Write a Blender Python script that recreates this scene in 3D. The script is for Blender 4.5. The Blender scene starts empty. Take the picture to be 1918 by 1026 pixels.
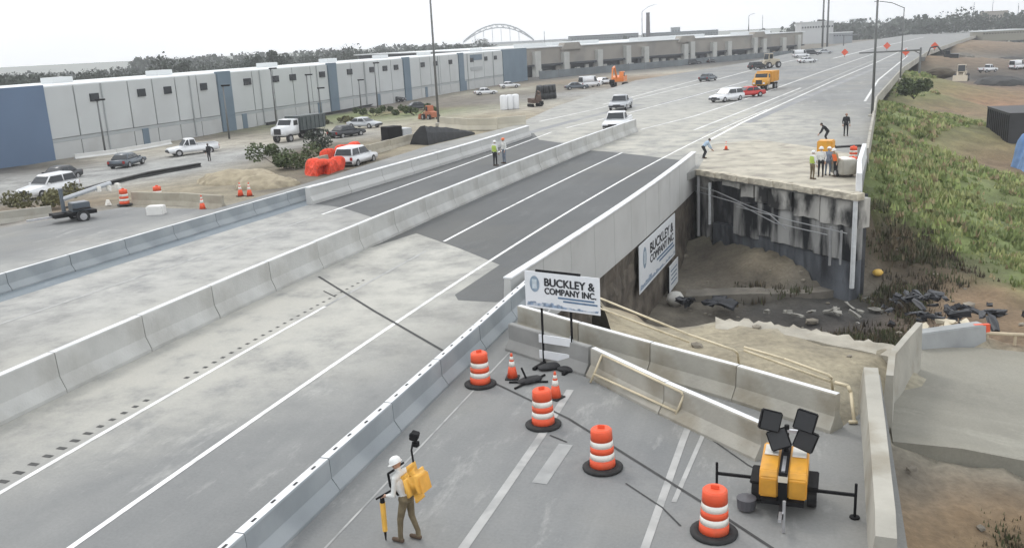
import bpy, bmesh, math, random
import numpy as np
from mathutils import Vector, Matrix
random.seed(7); rng = np.random.default_rng(7)
C = bpy.context.scene
COL = C.collection
R = math.radians

# ------------------------------------------------------------------ camera
F, PITCH, ROLL, H = 1700.0, R(14.448), R(-2.9), 9.2
_r = Vector((1, 0, 0)); _f = Vector((0, math.cos(PITCH), -math.sin(PITCH))); _u = _r.cross(_f)
CR = _r * math.cos(ROLL) + _u * math.sin(ROLL)
CU = -_r * math.sin(ROLL) + _u * math.cos(ROLL)
cam = bpy.data.objects.new('camera', bpy.data.cameras.new('camera')); COL.objects.link(cam)
m = Matrix.Identity(4)
for i in range(3):
    m[i][0] = CR[i]; m[i][1] = CU[i]; m[i][2] = -_f[i]; m[i][3] = (0, 0, H)[i]
cam.matrix_world = m
cam.data.sensor_width = 36; cam.data.lens = 36 * F / 1918
cam.data.clip_start = 0.1; cam.data.clip_end = 20000
C.camera = cam

# ------------------------------------------------------------------ light
SUN_EL, SUN_AZ = R(52), R(-35)     # azimuth from +Y towards +X
w = bpy.data.worlds.new('World'); C.world = w; w.use_nodes = True
nt = w.node_tree; nt.nodes.clear()
out = nt.nodes.new('ShaderNodeOutputWorld'); bg = nt.nodes.new('ShaderNodeBackground')
sky = nt.nodes.new('ShaderNodeTexSky'); sky.sky_type = 'NISHITA'; sky.sun_disc = False
sky.sun_elevation = SUN_EL; sky.sun_rotation = SUN_AZ; sky.dust_density = 4
tc = nt.nodes.new('ShaderNodeTexCoord')
mp = nt.nodes.new('ShaderNodeMapping'); mp.inputs['Scale'].default_value = (1.0, 1.0, 3.0)
mp.inputs['Location'].default_value = (0.35, 0.1, 0.2)
nz = nt.nodes.new('ShaderNodeTexNoise'); nz.inputs['Scale'].default_value = 1.3; nz.inputs['Detail'].default_value = 5
rp = nt.nodes.new('ShaderNodeValToRGB')
rp.color_ramp.elements[0].position = .36; rp.color_ramp.elements[0].color = (8.6, 9.0, 9.5, 1)
rp.color_ramp.elements[1].position = .56; rp.color_ramp.elements[1].color = (10.8, 11.0, 11.2, 1)
mx = nt.nodes.new('ShaderNodeMixRGB'); mx.inputs[0].default_value = .9     # overcast: cloud over nine tenths of the blue
nt.links.new(tc.outputs['Generated'], mp.inputs[0]); nt.links.new(mp.outputs[0], nz.inputs['Vector'])
nt.links.new(nz.outputs[0], rp.inputs[0]); nt.links.new(sky.outputs[0], mx.inputs[1]); nt.links.new(rp.outputs[0], mx.inputs[2])
nt.links.new(mx.outputs[0], bg.inputs[0]); bg.inputs[1].default_value = 0.15
nt.links.new(bg.outputs[0], out.inputs[0])
sl = bpy.data.lights.new('sun', 'SUN'); sl.energy = 1.0; sl.angle = R(14); sl.color = (1, .97, .92)
so = bpy.data.objects.new('sun', sl); COL.objects.link(so)
sd = Vector((math.sin(SUN_AZ) * math.cos(SUN_EL), math.cos(SUN_AZ) * math.cos(SUN_EL), math.sin(SUN_EL)))
so.rotation_euler = sd.to_track_quat('Z', 'Y').to_euler()
C.view_settings.view_transform = 'Standard'; C.view_settings.look = 'None'
C.view_settings.exposure = -0.04; C.view_settings.gamma = 1

# ------------------------------------------------------------------ helpers
def P(px, py, z=0.0):
    d = _f * F + CR * (px - 959) + CU * (513 - py)
    t = (z - H) / d.z
    return Vector((d.x * t, d.y * t, z))
def PD(px, py, D):
    d = _f * F + CR * (px - 959) + CU * (513 - py)
    t = D / d.y
    return Vector((d.x * t, D, H + d.z * t))
def head(a, b):            # heading angle (rot z for things whose front is +Y)
    d = b - a
    return math.atan2(-d.x, d.y)
def sr(r, g, b):           # 0-255 screen colour to linear
    f = lambda c: (c / 255 / 12.92) if c / 255 <= .04045 else ((c / 255 + .055) / 1.055) ** 2.4
    return (f(r), f(g), f(b))
MATS = {}
def M(name, col, rough=.7, var=.12, scale=4., bump=0., metal=0., detail=4, bscale=None, stretch=None, dirt=None, dth=.5):
    if name in MATS: return MATS[name]
    mt = bpy.data.materials.new(name); mt.use_nodes = True; n = mt.node_tree; b = n.nodes['Principled BSDF']
    b.inputs['Roughness'].default_value = rough; b.inputs['Metallic'].default_value = metal
    t = n.nodes.new('ShaderNodeTexCoord'); vec = t.outputs['Object']
    if stretch:
        mpp = n.nodes.new('ShaderNodeMapping'); mpp.inputs['Scale'].default_value = stretch; n.links.new(vec, mpp.inputs[0]); vec = mpp.outputs[0]
    z = n.nodes.new('ShaderNodeTexNoise'); z.inputs['Scale'].default_value = scale; z.inputs['Detail'].default_value = detail
    n.links.new(vec, z.inputs['Vector'])
    r = n.nodes.new('ShaderNodeValToRGB')
    r.color_ramp.elements[0].position = .3; r.color_ramp.elements[1].position = .7
    r.color_ramp.elements[0].color = tuple(max(0, c * (1 - var)) for c in col) + (1,)
    r.color_ramp.elements[1].color = tuple(min(1, c * (1 + var)) for c in col) + (1,)
    n.links.new(z.outputs[0], r.inputs[0]); last = r.outputs[0]
    if dirt:
        dc, dscale, amt = dirt
        z3 = n.nodes.new('ShaderNodeTexNoise'); z3.inputs['Scale'].default_value = dscale; z3.inputs['Detail'].default_value = 6
        n.links.new(vec, z3.inputs['Vector'])
        r3 = n.nodes.new('ShaderNodeValToRGB'); r3.color_ramp.elements[0].position = dth; r3.color_ramp.elements[1].position = dth + .16
        r3.color_ramp.elements[0].color = (0, 0, 0, 1); r3.color_ramp.elements[1].color = (amt, amt, amt, 1)
        n.links.new(z3.outputs[0], r3.inputs[0])
        k = n.nodes.new('ShaderNodeMixRGB'); k.inputs[2].default_value = tuple(dc) + (1,)
        n.links.new(r3.outputs[0], k.inputs[0]); n.links.new(last, k.inputs[1]); last = k.outputs[0]
    n.links.new(last, b.inputs['Base Color'])
    if bump:
        z2 = n.nodes.new('ShaderNodeTexNoise'); z2.inputs['Scale'].default_value = bscale or scale * 5; z2.inputs['Detail'].default_value = 5
        n.links.new(vec, z2.inputs['Vector'])
        bp = n.nodes.new('ShaderNodeBump'); bp.inputs['Strength'].default_value = bump; bp.inputs['Distance'].default_value = .05
        n.links.new(z2.outputs[0], bp.inputs['Height']); n.links.new(bp.outputs[0], b.inputs['Normal'])
    MATS[name] = mt
    return mt

def tag(o, label=None, cat=None, group=None, kind=None):
    if label: o['label'] = label
    if cat: o['category'] = cat
    if group: o['group'] = group
    if kind: o['kind'] = kind
    return o
def thing(name, label, cat, loc=(0, 0, 0), rotz=0, group=None):
    o = bpy.data.objects.new(name, None); COL.objects.link(o); o.empty_display_size = .2
    o.location = loc; o.rotation_euler = (0, 0, rotz)
    return tag(o, label, cat, group)
def copy_tree(o, parent=None):
    c = o.copy(); COL.objects.link(c)
    if parent: c.parent = parent
    for ch in list(o.children): copy_tree(ch, c)
    return c

class MB:
    def __init__(s): s.bm = bmesh.new(); s.mi = 0
    def face(s, vs):
        try:
            f = s.bm.faces.new(vs); f.material_index = s.mi; return f
        except ValueError: return None
    def box(s, c, sz, rz=0, rx=0, ry=0):
        mt = Matrix.Translation(c) @ Matrix.Rotation(rz, 4, 'Z') @ Matrix.Rotation(ry, 4, 'Y') @ Matrix.Rotation(rx, 4, 'X')
        v = [s.bm.verts.new(mt @ Vector((sz[0] * a / 2, sz[1] * b / 2, sz[2] * d / 2))) for a in (-1, 1) for b in (-1, 1) for d in (-1, 1)]
        for q in ((0, 1, 3, 2), (4, 6, 7, 5), (0, 4, 5, 1), (2, 3, 7, 6), (0, 2, 6, 4), (1, 5, 7, 3)): s.face([v[i] for i in q])
        return s
    def cyl(s, a, b, r0, r1=None, n=8):
        r1 = r0 if r1 is None else r1
        a = Vector(a); b = Vector(b); d = b - a
        if d.length < 1e-6: return s
        q = d.to_track_quat('Z', 'Y'); A = []; B = []
        for i in range(n):
            t = 2 * math.pi * i / n; o = Vector((math.cos(t), math.sin(t), 0))
            A.append(s.bm.verts.new(a + q @ (o * r0))); B.append(s.bm.verts.new(b + q @ (o * r1)))
        for i in range(n): s.face([A[i], A[(i + 1) % n], B[(i + 1) % n], B[i]])
        s.face(A[::-1]); s.face(B); return s
    def tube(s, pts, r, n=6):
        for a, b in zip(pts, pts[1:]): s.cyl(a, b, r, r, n)
        return s
    def lathe(s, prof, n=20, c=(0, 0, 0)):
        rings = []
        for r, z in prof:
            rings.append([s.bm.verts.new((c[0] + r * math.cos(2 * math.pi * i / n), c[1] + r * math.sin(2 * math.pi * i / n), c[2] + z)) for i in range(n)])
        for A, B in zip(rings, rings[1:]):
            for i in range(n): s.face([A[i], A[(i + 1) % n], B[(i + 1) % n], B[i]])
        s.face(rings[0][::-1]); s.face(rings[-1]); return s
    def sphere(s, c, r, sub=2, sc=(1, 1, 1), jit=0):
        res = bmesh.ops.create_icosphere(s.bm, subdivisions=sub, radius=1)
        c = Vector(c)
        for v in res['verts']:
            k = r * (1 + random.uniform(-jit, jit)); v.co = c + Vector((v.co.x * sc[0], v.co.y * sc[1], v.co.z * sc[2])) * k
        for v in res['verts']:
            for f in v.link_faces: f.material_index = s.mi
        return s
    def prism(s, prof, x0, x1, ax='x', taper=1.0):     # closed 2-d profile swept along an axis
        def mk(p, t):
            return {'x': (t, p[0], p[1]), 'y': (p[0], t, p[1])}[ax]
        A = [s.bm.verts.new(mk(p, x0)) for p in prof]; B = [s.bm.verts.new(mk(p, x1)) for p in prof]
        n = len(prof)
        for i in range(n): s.face([A[i], A[(i + 1) % n], B[(i + 1) % n], B[i]])
        s.face(A[::-1]); s.face(B); return s
    def poly(s, pts, z0, z1=None):        # plan polygon; extruded when z1 given
        A = [s.bm.verts.new((p[0], p[1], z0)) for p in pts]
        if z1 is None: s.face(A); return s
        B = [s.bm.verts.new((p[0], p[1], z1)) for p in pts]; n = len(pts)
        for i in range(n): s.face([A[i], A[(i + 1) % n], B[(i + 1) % n], B[i]])
        s.face(A[::-1]); s.face(B); return s
    def quad(s, a, b, c, d):
        s.face([s.bm.verts.new(Vector(p)) for p in (a, b, c, d)]); return s
    def ribbon(s, pts, wd, z=0):
        L = []
        for i, p in enumerate(pts):
            d = (pts[min(i + 1, len(pts) - 1)] - pts[max(i - 1, 0)]); n = Vector((-d.y, d.x, 0)).normalized() * wd / 2
            L.append((s.bm.verts.new((p.x + n.x, p.y + n.y, z)), s.bm.verts.new((p.x - n.x, p.y - n.y, z))))
        for (a, b), (c, d) in zip(L, L[1:]): s.face([b, d, c, a])
        return s
    def sweep(s, pts, prof):              # profile (offset, z) along plan polyline
        rings = []
        for i, p in enumerate(pts):
            d = (pts[min(i + 1, len(pts) - 1)] - pts[max(i - 1, 0)]); n = Vector((d.y, -d.x, 0)).normalized()
            rings.append([s.bm.verts.new((p.x + n.x * o, p.y + n.y * o, z)) for o, z in prof])
        k = len(prof)
        for A, B in zip(rings, rings[1:]):
            for i in range(k): s.face([A[i], A[(i + 1) % k], B[(i + 1) % k], B[i]])
        s.face(rings[0][::-1]); s.face(rings[-1]); return s
    def bevel(s, off, seg=2):
        bmesh.ops.bevel(s.bm, geom=list(s.bm.edges), offset=off, segments=seg, affect='EDGES', clamp_overlap=True); return s
    def build(s, name, mat, parent=None, smooth=False, label=None):
        bmesh.ops.recalc_face_normals(s.bm, faces=s.bm.faces)
        me = bpy.data.meshes.new(name); s.bm.to_mesh(me); s.bm.free()
        for x in (mat if isinstance(mat, (list, tuple)) else [mat]): me.materials.append(x)
        if smooth:
            for p in me.polygons: p.use_smooth = True
        o = bpy.data.objects.new(name, me); COL.objects.link(o)
        if parent: o.parent = parent
        if label: o['label'] = label
        return o

def fit(pts, deg=2):                     # smooth plan curve x(y) through points
    y = np.array([p.y for p in pts]); x = np.array([p.x for p in pts])
    c = np.polyfit(y, x, deg, w=1 / y); return lambda yy: float(np.polyval(c, yy))
def curve(fn, y0, y1, n=40):
    return [Vector((fn(y), y, 0)) for y in np.linspace(y0, y1, n)]

# ------------------------------------------------------------------ materials
def ground_mat(name, rot, base, light, dark, streak=.5, patch=.12, bumpk=.25, dust=()):
    mt = bpy.data.materials.new(name); mt.use_nodes = True; n = mt.node_tree; b = n.nodes['Principled BSDF']
    b.inputs['Roughness'].default_value = .85
    t = n.nodes.new('ShaderNodeTexCoord')
    mp = n.nodes.new('ShaderNodeMapping'); mp.inputs['Rotation'].default_value = (0, 0, rot); n.links.new(t.outputs['Object'], mp.inputs[0])
    st = n.nodes.new('ShaderNodeMapping'); st.inputs['Scale'].default_value = (.9, .045, 1); n.links.new(mp.outputs[0], st.inputs[0])
    def noise(vec, sc, det, rough=.55):
        z = n.nodes.new('ShaderNodeTexNoise'); z.inputs['Scale'].default_value = sc; z.inputs['Detail'].default_value = det
        z.inputs['Roughness'].default_value = rough; n.links.new(vec, z.inputs['Vector']); return z.outputs[0]
    def ramp(v, p0, p1, c0, c1):
        r = n.nodes.new('ShaderNodeValToRGB'); e = r.color_ramp.elements
        e[0].position = p0; e[1].position = p1; e[0].color = tuple(c0) + (1,); e[1].color = tuple(c1) + (1,); n.links.new(v, r.inputs[0]); return r.outputs[0]
    def mix(f, a, bb, mode='MIX'):
        k = n.nodes.new('ShaderNodeMixRGB'); k.blend_type = mode
        for i, v in enumerate((f, a, bb)):
            if isinstance(v, (int, float, tuple)): k.inputs[i].default_value = v
            else: n.links.new(v, k.inputs[i])
        return k.outputs[0]
    c = ramp(noise(mp.outputs[0], patch, 5, .6), .35, .65, dark, base)
    c = mix(ramp(noise(st.outputs[0], 1.0, 5), .45, .72, (0, 0, 0), (streak,) * 3), c, ramp(noise(mp.outputs[0], .9, 3), .3, .7, base, light))
    blot = n.nodes.new('ShaderNodeMapping'); blot.inputs['Scale'].default_value = (1, .45, 1); blot.inputs['Location'].default_value = (7, 3, 0); n.links.new(mp.outputs[0], blot.inputs[0])
    c = mix(ramp(noise(blot.outputs[0], .5, 8, .68), .50, .62, (0, 0, 0), (.6,) * 3), c, ramp(noise(mp.outputs[0], 3., 3), .3, .7, dark, base))
    blot2 = n.nodes.new('ShaderNodeMapping'); blot2.inputs['Scale'].default_value = (1, .3, 1); blot2.inputs['Location'].default_value = (-31, 13, 4); n.links.new(mp.outputs[0], blot2.inputs[0])
    c = mix(ramp(noise(blot2.outputs[0], .75, 9, .72), .56, .66, (0, 0, 0), (.65,) * 3), c, light + (1,))
    c = mix(ramp(noise(mp.outputs[0], .09, 4, .6), .48, .62, (0, 0, 0), (.35,) * 3), c, tuple(k_ * q_ for k_, q_ in zip(base, (1.15, 1.08, .95))) + (1,))
    for (cx, cy, rad, dcol) in dust:        # pale dust tracked out of the work area
        q = n.nodes.new('ShaderNodeMapping'); q.vector_type = 'TEXTURE'; q.inputs['Location'].default_value = (cx, cy, 0); q.inputs['Rotation'].default_value = (0, 0, -rot)
        q.inputs['Scale'].default_value = (rad * .55, rad, rad); n.links.new(t.outputs['Object'], q.inputs[0])
        gr = n.nodes.new('ShaderNodeTexGradient'); gr.gradient_type = 'SPHERICAL'; n.links.new(q.outputs[0], gr.inputs[0])
        pm = mix(1.0, ramp(gr.outputs[1], .0, .55, (0,) * 3, (1,) * 3), ramp(noise(mp.outputs[0], .55, 8, .68), .36, .60, (.2,) * 3, (1,) * 3), 'MULTIPLY')
        c = mix(pm, c, dcol + (1,))
    g = ramp(noise(mp.outputs[0], 14, 4, .7), .2, .8, (.86,) * 3, (1.1,) * 3)
    c = mix(1.0, c, g, 'MULTIPLY')
    n.links.new(c, b.inputs['Base Color'])
    bp = n.nodes.new('ShaderNodeBump'); bp.inputs['Strength'].default_value = bumpk; bp.inputs['Distance'].default_value = .02
    n.links.new(noise(mp.outputs[0], 18, 4), bp.inputs['Height']); n.links.new(bp.outputs[0], b.inputs['Normal'])
    return mt
RD = R(19)
DUST = [(p_.x, p_.y, r_, c_) for p_, r_, c_ in ((P(620, 540), 17, (.46, .452, .41)), (P(330, 640), 13, (.42, .41, .37)), (P(1260, 240), 38, (.46, .445, .39)), (P(330, 480), 18, (.42, .415, .39)), (P(1100, 190), 60, (.39, .385, .355)))]
m_road = ground_mat('highway_concrete', RD, (.235, .238, .232), (.36, .36, .345), (.165, .171, .173), streak=.3, dust=DUST)
m_slab = ground_mat('new_slab_concrete', RD, (.47, .465, .43), (.56, .55, .52), (.37, .365, .34), .35)
m_asph = ground_mat('bridge_asphalt', RD, (.115, .12, .121), (.15, .155, .155), (.09, .095, .097), .4)
m_band = ground_mat('sealed_shoulder', RD, (.20, .235, .26), (.30, .33, .35), (.17, .2, .225), .4)
m_paint = M('road_paint', (.8, .8, .79), .6, .1, 2.5, dirt=((.36, .36, .35), 1.3, .55))
m_oldpaint = M('worn_paint', (.38, .38, .37), .7, .12, 2.5, detail=6, dirt=((.25, .255, .25), 1.1, 1.0))
m_conc = M('barrier_concrete', (.47, .47, .45), .85, .1, 1.2, .25, bscale=12, dirt=((.33, .32, .295), .5, .55))
m_conc2 = M('grey_concrete', (.37, .355, .31), .85, .14, .9, .3, bscale=9, dirt=((.23, .20, .145), .6, .7))
m_top = M('white_and_skylit_top', (.72, .73, .74), .75, .08, 2, .1, dirt=((.4, .4, .4), 1.2, .4))  # barrier tops whitened with sky brightness in the colour; plain white on the stub
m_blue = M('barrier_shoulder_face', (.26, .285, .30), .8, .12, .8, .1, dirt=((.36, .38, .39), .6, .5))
m_dark = M('dark_slot', (.03, .03, .032), .8, .1)
m_black = M('black_metal', (.012, .012, .013), .7, .2, 5)
m_black.node_tree.nodes['Principled BSDF'].inputs['Specular IOR Level'].default_value = .15
m_rubber = M('black_rubber', (.022, .022, .022), .85, .25, 6)
m_tyre = M('tyre_rubber', (.02, .02, .021), .8, .2, 8)
m_rim = M('wheel_rim', (.45, .45, .46), .4, .1, 5, metal=.6)
m_glass = M('vehicle_glass', (.02, .025, .03), .12, .1, 2)
m_steel = M('galvanised_steel', (.42, .43, .44), .45, .1, 3, metal=.5)
m_pole = M('pole_grey', (.16, .165, .165), .5, .1, 2, metal=.3)
m_orange = M('drum_orange', (.78, .10, .035), .6, .1, 3, dirt=((.42, .10, .05), 3, .7))
m_white = M('white_sheeting', (.78, .76, .70), .5, .06, 3, dirt=((.42, .39, .33), 3, .7))
m_yellow = M('machine_yellow', (.68, .33, .035), .45, .08, 2, dirt=((.36, .19, .05), 2, .5))
m_cream = M('cream_pipe', (.62, .54, .38), .55, .1, 3, dirt=((.35, .28, .16), 2, .4))
m_chrome = M('bright_steel', (.6, .6, .62), .3, .1, 5, metal=.8)

# ------------------------------------------------------------------ ground surfaces
Fmed = fit([P(*p) for p in ((143, 727), (297, 653), (534, 533), (697, 458), (763, 430), (874, 387), (1114, 277))])
FL2 = fit([P(*p) for p in ((130, 1026), (617, 687), (667, 654), (900, 500), (930, 490), (1100, 371), (1225, 300), (1270, 283), (1436, 207))])
FL3 = fit([P(*p) for p in ((0, 924), (410, 684), (500, 634), (813, 463), (840, 450), (1160, 288))])
FL5 = fit([P(*p) for p in ((0, 607), (267, 515), (493, 443), (640, 387), (920, 290), (993, 263))])
Ftoe = fit([P(*p) for p in ((415, 1026, .78), (700, 776, .78), (970, 540, .78))], 2)
Flb = fit([P(*p) for p in ((0, 513, .78), (300, 427, .78), (550, 357, .78))], 1)
Fpar = fit([P(*p) for p in ((975, 506, .95), (1077, 441, .95), (1297, 287, .95))], 2)

def w3(v, z=None): return Vector((v[0], v[1], v[2] if z is None else z))
parA = Vector((Fpar(31.6), 31.6, 0)); parB = Vector((Fpar(63), 63, 0))
abA, abB = P(1306, 317), P(1612, 364)
edgeR = [P(1612, 364), P(1625, 292), P(1642, 190), P(1692, 131), P(1738, 100), P(1800, 78), P(1842, 64), P(1852, 55)]
edgeL = [P(-260, 500), P(0, 428), P(230, 388), P(400, 392), P(545, 352), P(800, 274), P(962, 236), P(1040, 200), P(1190, 151), P(1400, 117), P(1500, 96), P(1600, 80), P(1700, 66), P(1760, 54)]
d0 = Vector((math.sin(R(12)), math.cos(R(12)), 0))
rowB = [P(962, 628), P(1130, 668), P(1340, 735), P(1572, 806)]
HW = [P(1700, 1026) - d0 * 30, P(1700, 1026), P(1648, 700), P(1610, 775)] + [P(1575, 800)] + [P(1340, 733), P(1130, 664)] + [Vector((parA.x + .1, parA.y - .4, 0))] + \
     [Vector((Fpar(y) + .1, y, 0)) for y in (36, 42, 48, 54, 60)] + [abA] + edgeR + edgeL[::-1] + [P(-260, 500) - d0 * 40 + Vector((-30, 0, 0)), Vector((-60, -25, 0))]
o = MB().poly(HW, -.5, 0).build('highway', m_road); o['kind'] = 'structure'
def inpoly(x, y, poly):
    n = len(poly); r = np.zeros(x.shape, bool)
    for i in range(n):
        a = poly[i]; b = poly[(i + 1) % n]
        if a[1] == b[1]: continue
        c = ((a[1] > y) != (b[1] > y)) & (x < (b[0] - a[0]) * (y - a[1]) / (b[1] - a[1]) + a[0]); r ^= c
    return r

_mid = [(-60, -14), (0, -7), (20, -2.5)] + [(y, Fmed(y) + 1) for y in (30, 45, 60, 75)] + sorted(((a.y + b.y) / 2, (a.x + b.x) / 2) for a, b in zip(edgeR[2:], (edgeL[8], edgeL[9], edgeL[10], edgeL[11], edgeL[12], edgeL[13])))
def xmid(y): return np.interp(y, [k[0] for k in _mid], [k[1] for k in _mid])
def field(name, cps, side, x0, x1, y0, y1, step, warp=1.0, noise=.12, drop=None, far=None):
    """height field interpolated between surveyed points, with a surface colour per point"""
    pts = np.array([(p.x, p.y) for p, c in cps]); zz = np.array([p.z for p, c in cps]); cc = np.array([c for p, c in cps])
    D = np.hypot(pts[:, None, 0] - pts[None, :, 0], pts[:, None, 1] - pts[None, :, 1]); n = len(pts)
    A = np.block([[-D, np.ones((n, 1))], [np.ones((1, n)), np.zeros((1, 1))]])
    sol = np.linalg.solve(A, np.vstack([np.column_stack([zz, cc]), np.zeros((1, 4))]))
    xs = np.arange(x0, x1 + step, step); ys = [y0]
    while ys[-1] < y1: ys.append(ys[-1] + step * max(1, (ys[-1] / 70)) ** warp)
    ys = np.array(ys); X, Y = np.meshgrid(xs, ys)
    q = np.column_stack([X.ravel(), Y.ravel()]); val = np.empty((len(q), 4))
    for i in range(0, len(q), 4000):
        d = np.hypot(q[i:i + 4000, None, 0] - pts[None, :, 0], q[i:i + 4000, None, 1] - pts[None, :, 1])
        val[i:i + 4000] = -d @ sol[:n] + sol[n]
    Z = val[:, 0].copy()
    from mathutils import noise as nn
    for i, (x, y) in enumerate(q):
        Z[i] += noise * (nn.noise((x * .35, y * .35, 0)) + .6 * nn.noise((x * 1.1, y * 1.1, 3)) + .35 * nn.noise((x * 2.7, y * 2.7, 8)))
    ins = inpoly(q[:, 0], q[:, 1], HW)
    Z[ins] = np.minimum(Z[ins], -.62)
    if drop: Z = drop(q[:, 0], q[:, 1], Z)
    ny, nx = X.shape; wrong = (q[:, 0] - xmid(q[:, 1])) * side < 0; ins = ins | wrong
    me = bpy.data.meshes.new(name)
    fcs = [(j * nx + i, j * nx + i + 1, (j + 1) * nx + i + 1, (j + 1) * nx + i) for j in range(ny - 1) for i in range(nx - 1)
           if not (ins[j * nx + i] and ins[j * nx + i + 1] and ins[(j + 1) * nx + i] and ins[(j + 1) * nx + i + 1])]
    me.from_pydata([(a, b, c) for (a, b), c in zip(q, Z)], [], fcs)
    at = me.color_attributes.new('soil', 'FLOAT_COLOR', 'POINT')
    cl = np.clip(val[:, 1:4], .01, .8); at.data.foreach_set('color', np.column_stack([cl, np.ones(len(cl))]).ravel())
    for p in me.polygons: p.use_smooth = True
    ob = bpy.data.objects.new(name, me); COL.objects.link(ob); ob['kind'] = 'structure'
    return ob, q, Z, cl, ins
m_soil = bpy.data.materials.new('soil'); m_soil.use_nodes = True
n = m_soil.node_tree; b = n.nodes['Principled BSDF']; b.inputs['Roughness'].default_value = .95
va = n.nodes.new('ShaderNodeVertexColor'); va.layer_name = 'soil'
t = n.nodes.new('ShaderNodeTexCoord')
def _nz(sc, det, p0, p1, c0, c1):
    z = n.nodes.new('ShaderNodeTexNoise'); z.inputs['Scale'].default_value = sc; z.inputs['Detail'].default_value = det; z.inputs['Roughness'].default_value = .65
    n.links.new(t.outputs['Object'], z.inputs['Vector'])
    r = n.nodes.new('ShaderNodeValToRGB'); e = r.color_ramp.elements; e[0].position = p0; e[1].position = p1
    e[0].color = c0 + (1,); e[1].color = c1 + (1,); n.links.new(z.outputs[0], r.inputs[0]); return r.outputs[0], z.outputs[0]
a1, _ = _nz(.45, 7, .3, .7, (.62, .6, .58), (1.3, 1.27, 1.22))
a2, zf = _nz(5, 5, .3, .7, (.78, .77, .76), (1.18, 1.17, 1.15))
k1 = n.nodes.new('ShaderNodeMixRGB'); k1.blend_type = 'MULTIPLY'; k1.inputs[0].default_value = 1
k2 = n.nodes.new('ShaderNodeMixRGB'); k2.blend_type = 'MULTIPLY'; k2.inputs[0].default_value = 1
n.links.new(va.outputs[0], k1.inputs[1]); n.links.new(a1, k1.inputs[2]); n.links.new(k1.outputs[0], k2.inputs[1]); n.links.new(a2, k2.inputs[2])
n.links.new(k2.outputs[0], b.inputs['Base Color'])
bp = n.nodes.new('ShaderNodeBump'); bp.inputs['Strength'].default_value = .6; bp.inputs['Distance'].default_value = .08
n.links.new(zf, bp.inputs['Height']); n.links.new(bp.outputs[0], b.inputs['Normal'])

g = (.14, .18, .065); br = (.20, .145, .09); dk = (.075, .06, .038); ra = (.33, .325, .27); ta = (.29, .265, .20)
gy = (.15, .138, .115); dg = (.055, .055, .054); lt = (.36, .345, .30); st = (.30, .31, .31); rb = (.25, .15, .095)
pt = (.165, .145, .11)
rp_ = [(1632, 345, -.8, g), (1640, 395, -2.6, dk), (1628, 380, -1.6, dk), (1622, 430, -3.4, dk), (1620, 470, -5.0, dk), (1630, 292, -.25, g), (1648, 190, -.3, g), (1700, 133, -.3, g), (1745, 105, -.4, br), (1820, 84, -.6, br), (1870, 70, -.8, br),
       (1665, 300, -1.2, g), (1710, 300, -2.4, g), (1770, 300, -3.8, g), (1850, 310, -5.0, br), (1910, 310, -5.3, br),
       (1665, 220, -.9, g), (1720, 215, -2.4, g), (1775, 210, -4.3, br), (1850, 200, -5.4, rb), (1918, 210, -5.5, br),
       (1720, 165, -1.5, g), (1770, 160, -4.0, br), (1840, 150, -5.2, dg), (1918, 150, -5.4, dg), (1918, 110, -5.4, dg), (1850, 110, -4.0, gy),
       (1660, 370, -2.2, g), (1720, 370, -3.3, g), (1790, 380, -4.4, g), (1860, 390, -5.2, g), (1918, 400, -5.4, g),
       (1650, 440, -4.4, dk), (1700, 440, -4.4, dk), (1770, 450, -4.9, g), (1850, 460, -5.3, g), (1918, 470, -5.6, g), (1918, 530, -5.7, g),
       (1640, 490, -5.2, dk), (1720, 500, -5.3, dk), (1800, 510, -5.6, dk), (1870, 550, -5.8, br), (1680, 550, -5.9, dk), (1918, 590, -5.8, br), (1790, 560, -5.8, br),
       (1640, 545, -6.2, gy), (1240, 600, -6.6, gy), (1260, 560, -6.5, gy), (1300, 540, -6.4, gy), (1330, 575, -6.6, gy), (1420, 575, -6.7, dg), (1550, 585, -6.7, dg), (1640, 590, -6.6, dg), (1420, 552, -6.6, dg), (1550, 555, -6.5, dg),
       (1290, 490, -5.9, gy), (1330, 465, -5.2, gy), (1420, 538, -6.1, pt), (1550, 540, -6.1, gy), (1415, 490, -5.1, pt), (1450, 510, -5.4, pt), (1500, 515, -5.4, gy), (1590, 520, -5.6, gy),
       (1700, 900, -1.0, gy), (1720, 1020, -1.3, br), (1918, 1026, -1.6, dk), (1700, 850, -.95, gy), (1918, 895, -1.3, gy), (1800, 960, -1.3, br), (1918, 960, -1.4, br),
       (1690, 815, -.8, ra), (1918, 850, -1.15, ra), (1700, 760, -.8, ra), (1800, 760, -.95, ra), (1918, 760, -1.1, ra), (1720, 690, -.85, ra), (1820, 690, -1.0, ra), (1918, 690, -1.15, ra),
       (1700, 660, -.9, ra), (1830, 660, -1.05, ra)]
cps = [(P(x, y, z), c) for x, y, z, c in rp_]
crest = [(1125, 552, -.15, ta), (1200, 590, -.2, br), (1270, 606, -.25, gy), (1350, 598, -.15, lt), (1430, 606, -.15, lt), (1500, 616, -.15, lt), (1600, 636, -.15, lt), (1680, 652, -.2, lt)]
for x, y, z, c in crest:
    p = P(x, y, z); cps.append((p, c)); d = Vector((p.x, p.y, 0)).normalized()
    cps.append((p + d * .35 + Vector((0, 0, -.5)), gy)); cps.append((p - d * .8, ta)); cps.append((p + d * 4.5 + Vector((0, 0, -6.4)), dg)); cps.append((p + d * 1.8 + Vector((0, 0, -2.9)), dg))
for x, y in ((1720, 628), (1780, 625), (1840, 632), (1918, 650)):
    p = P(x, y, -1.1); d = Vector((p.x, p.y, 0)).normalized(); cps.append((p, br)); cps.append((p + d * 5 + Vector((0, 0, -3.6)), br))
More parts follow.
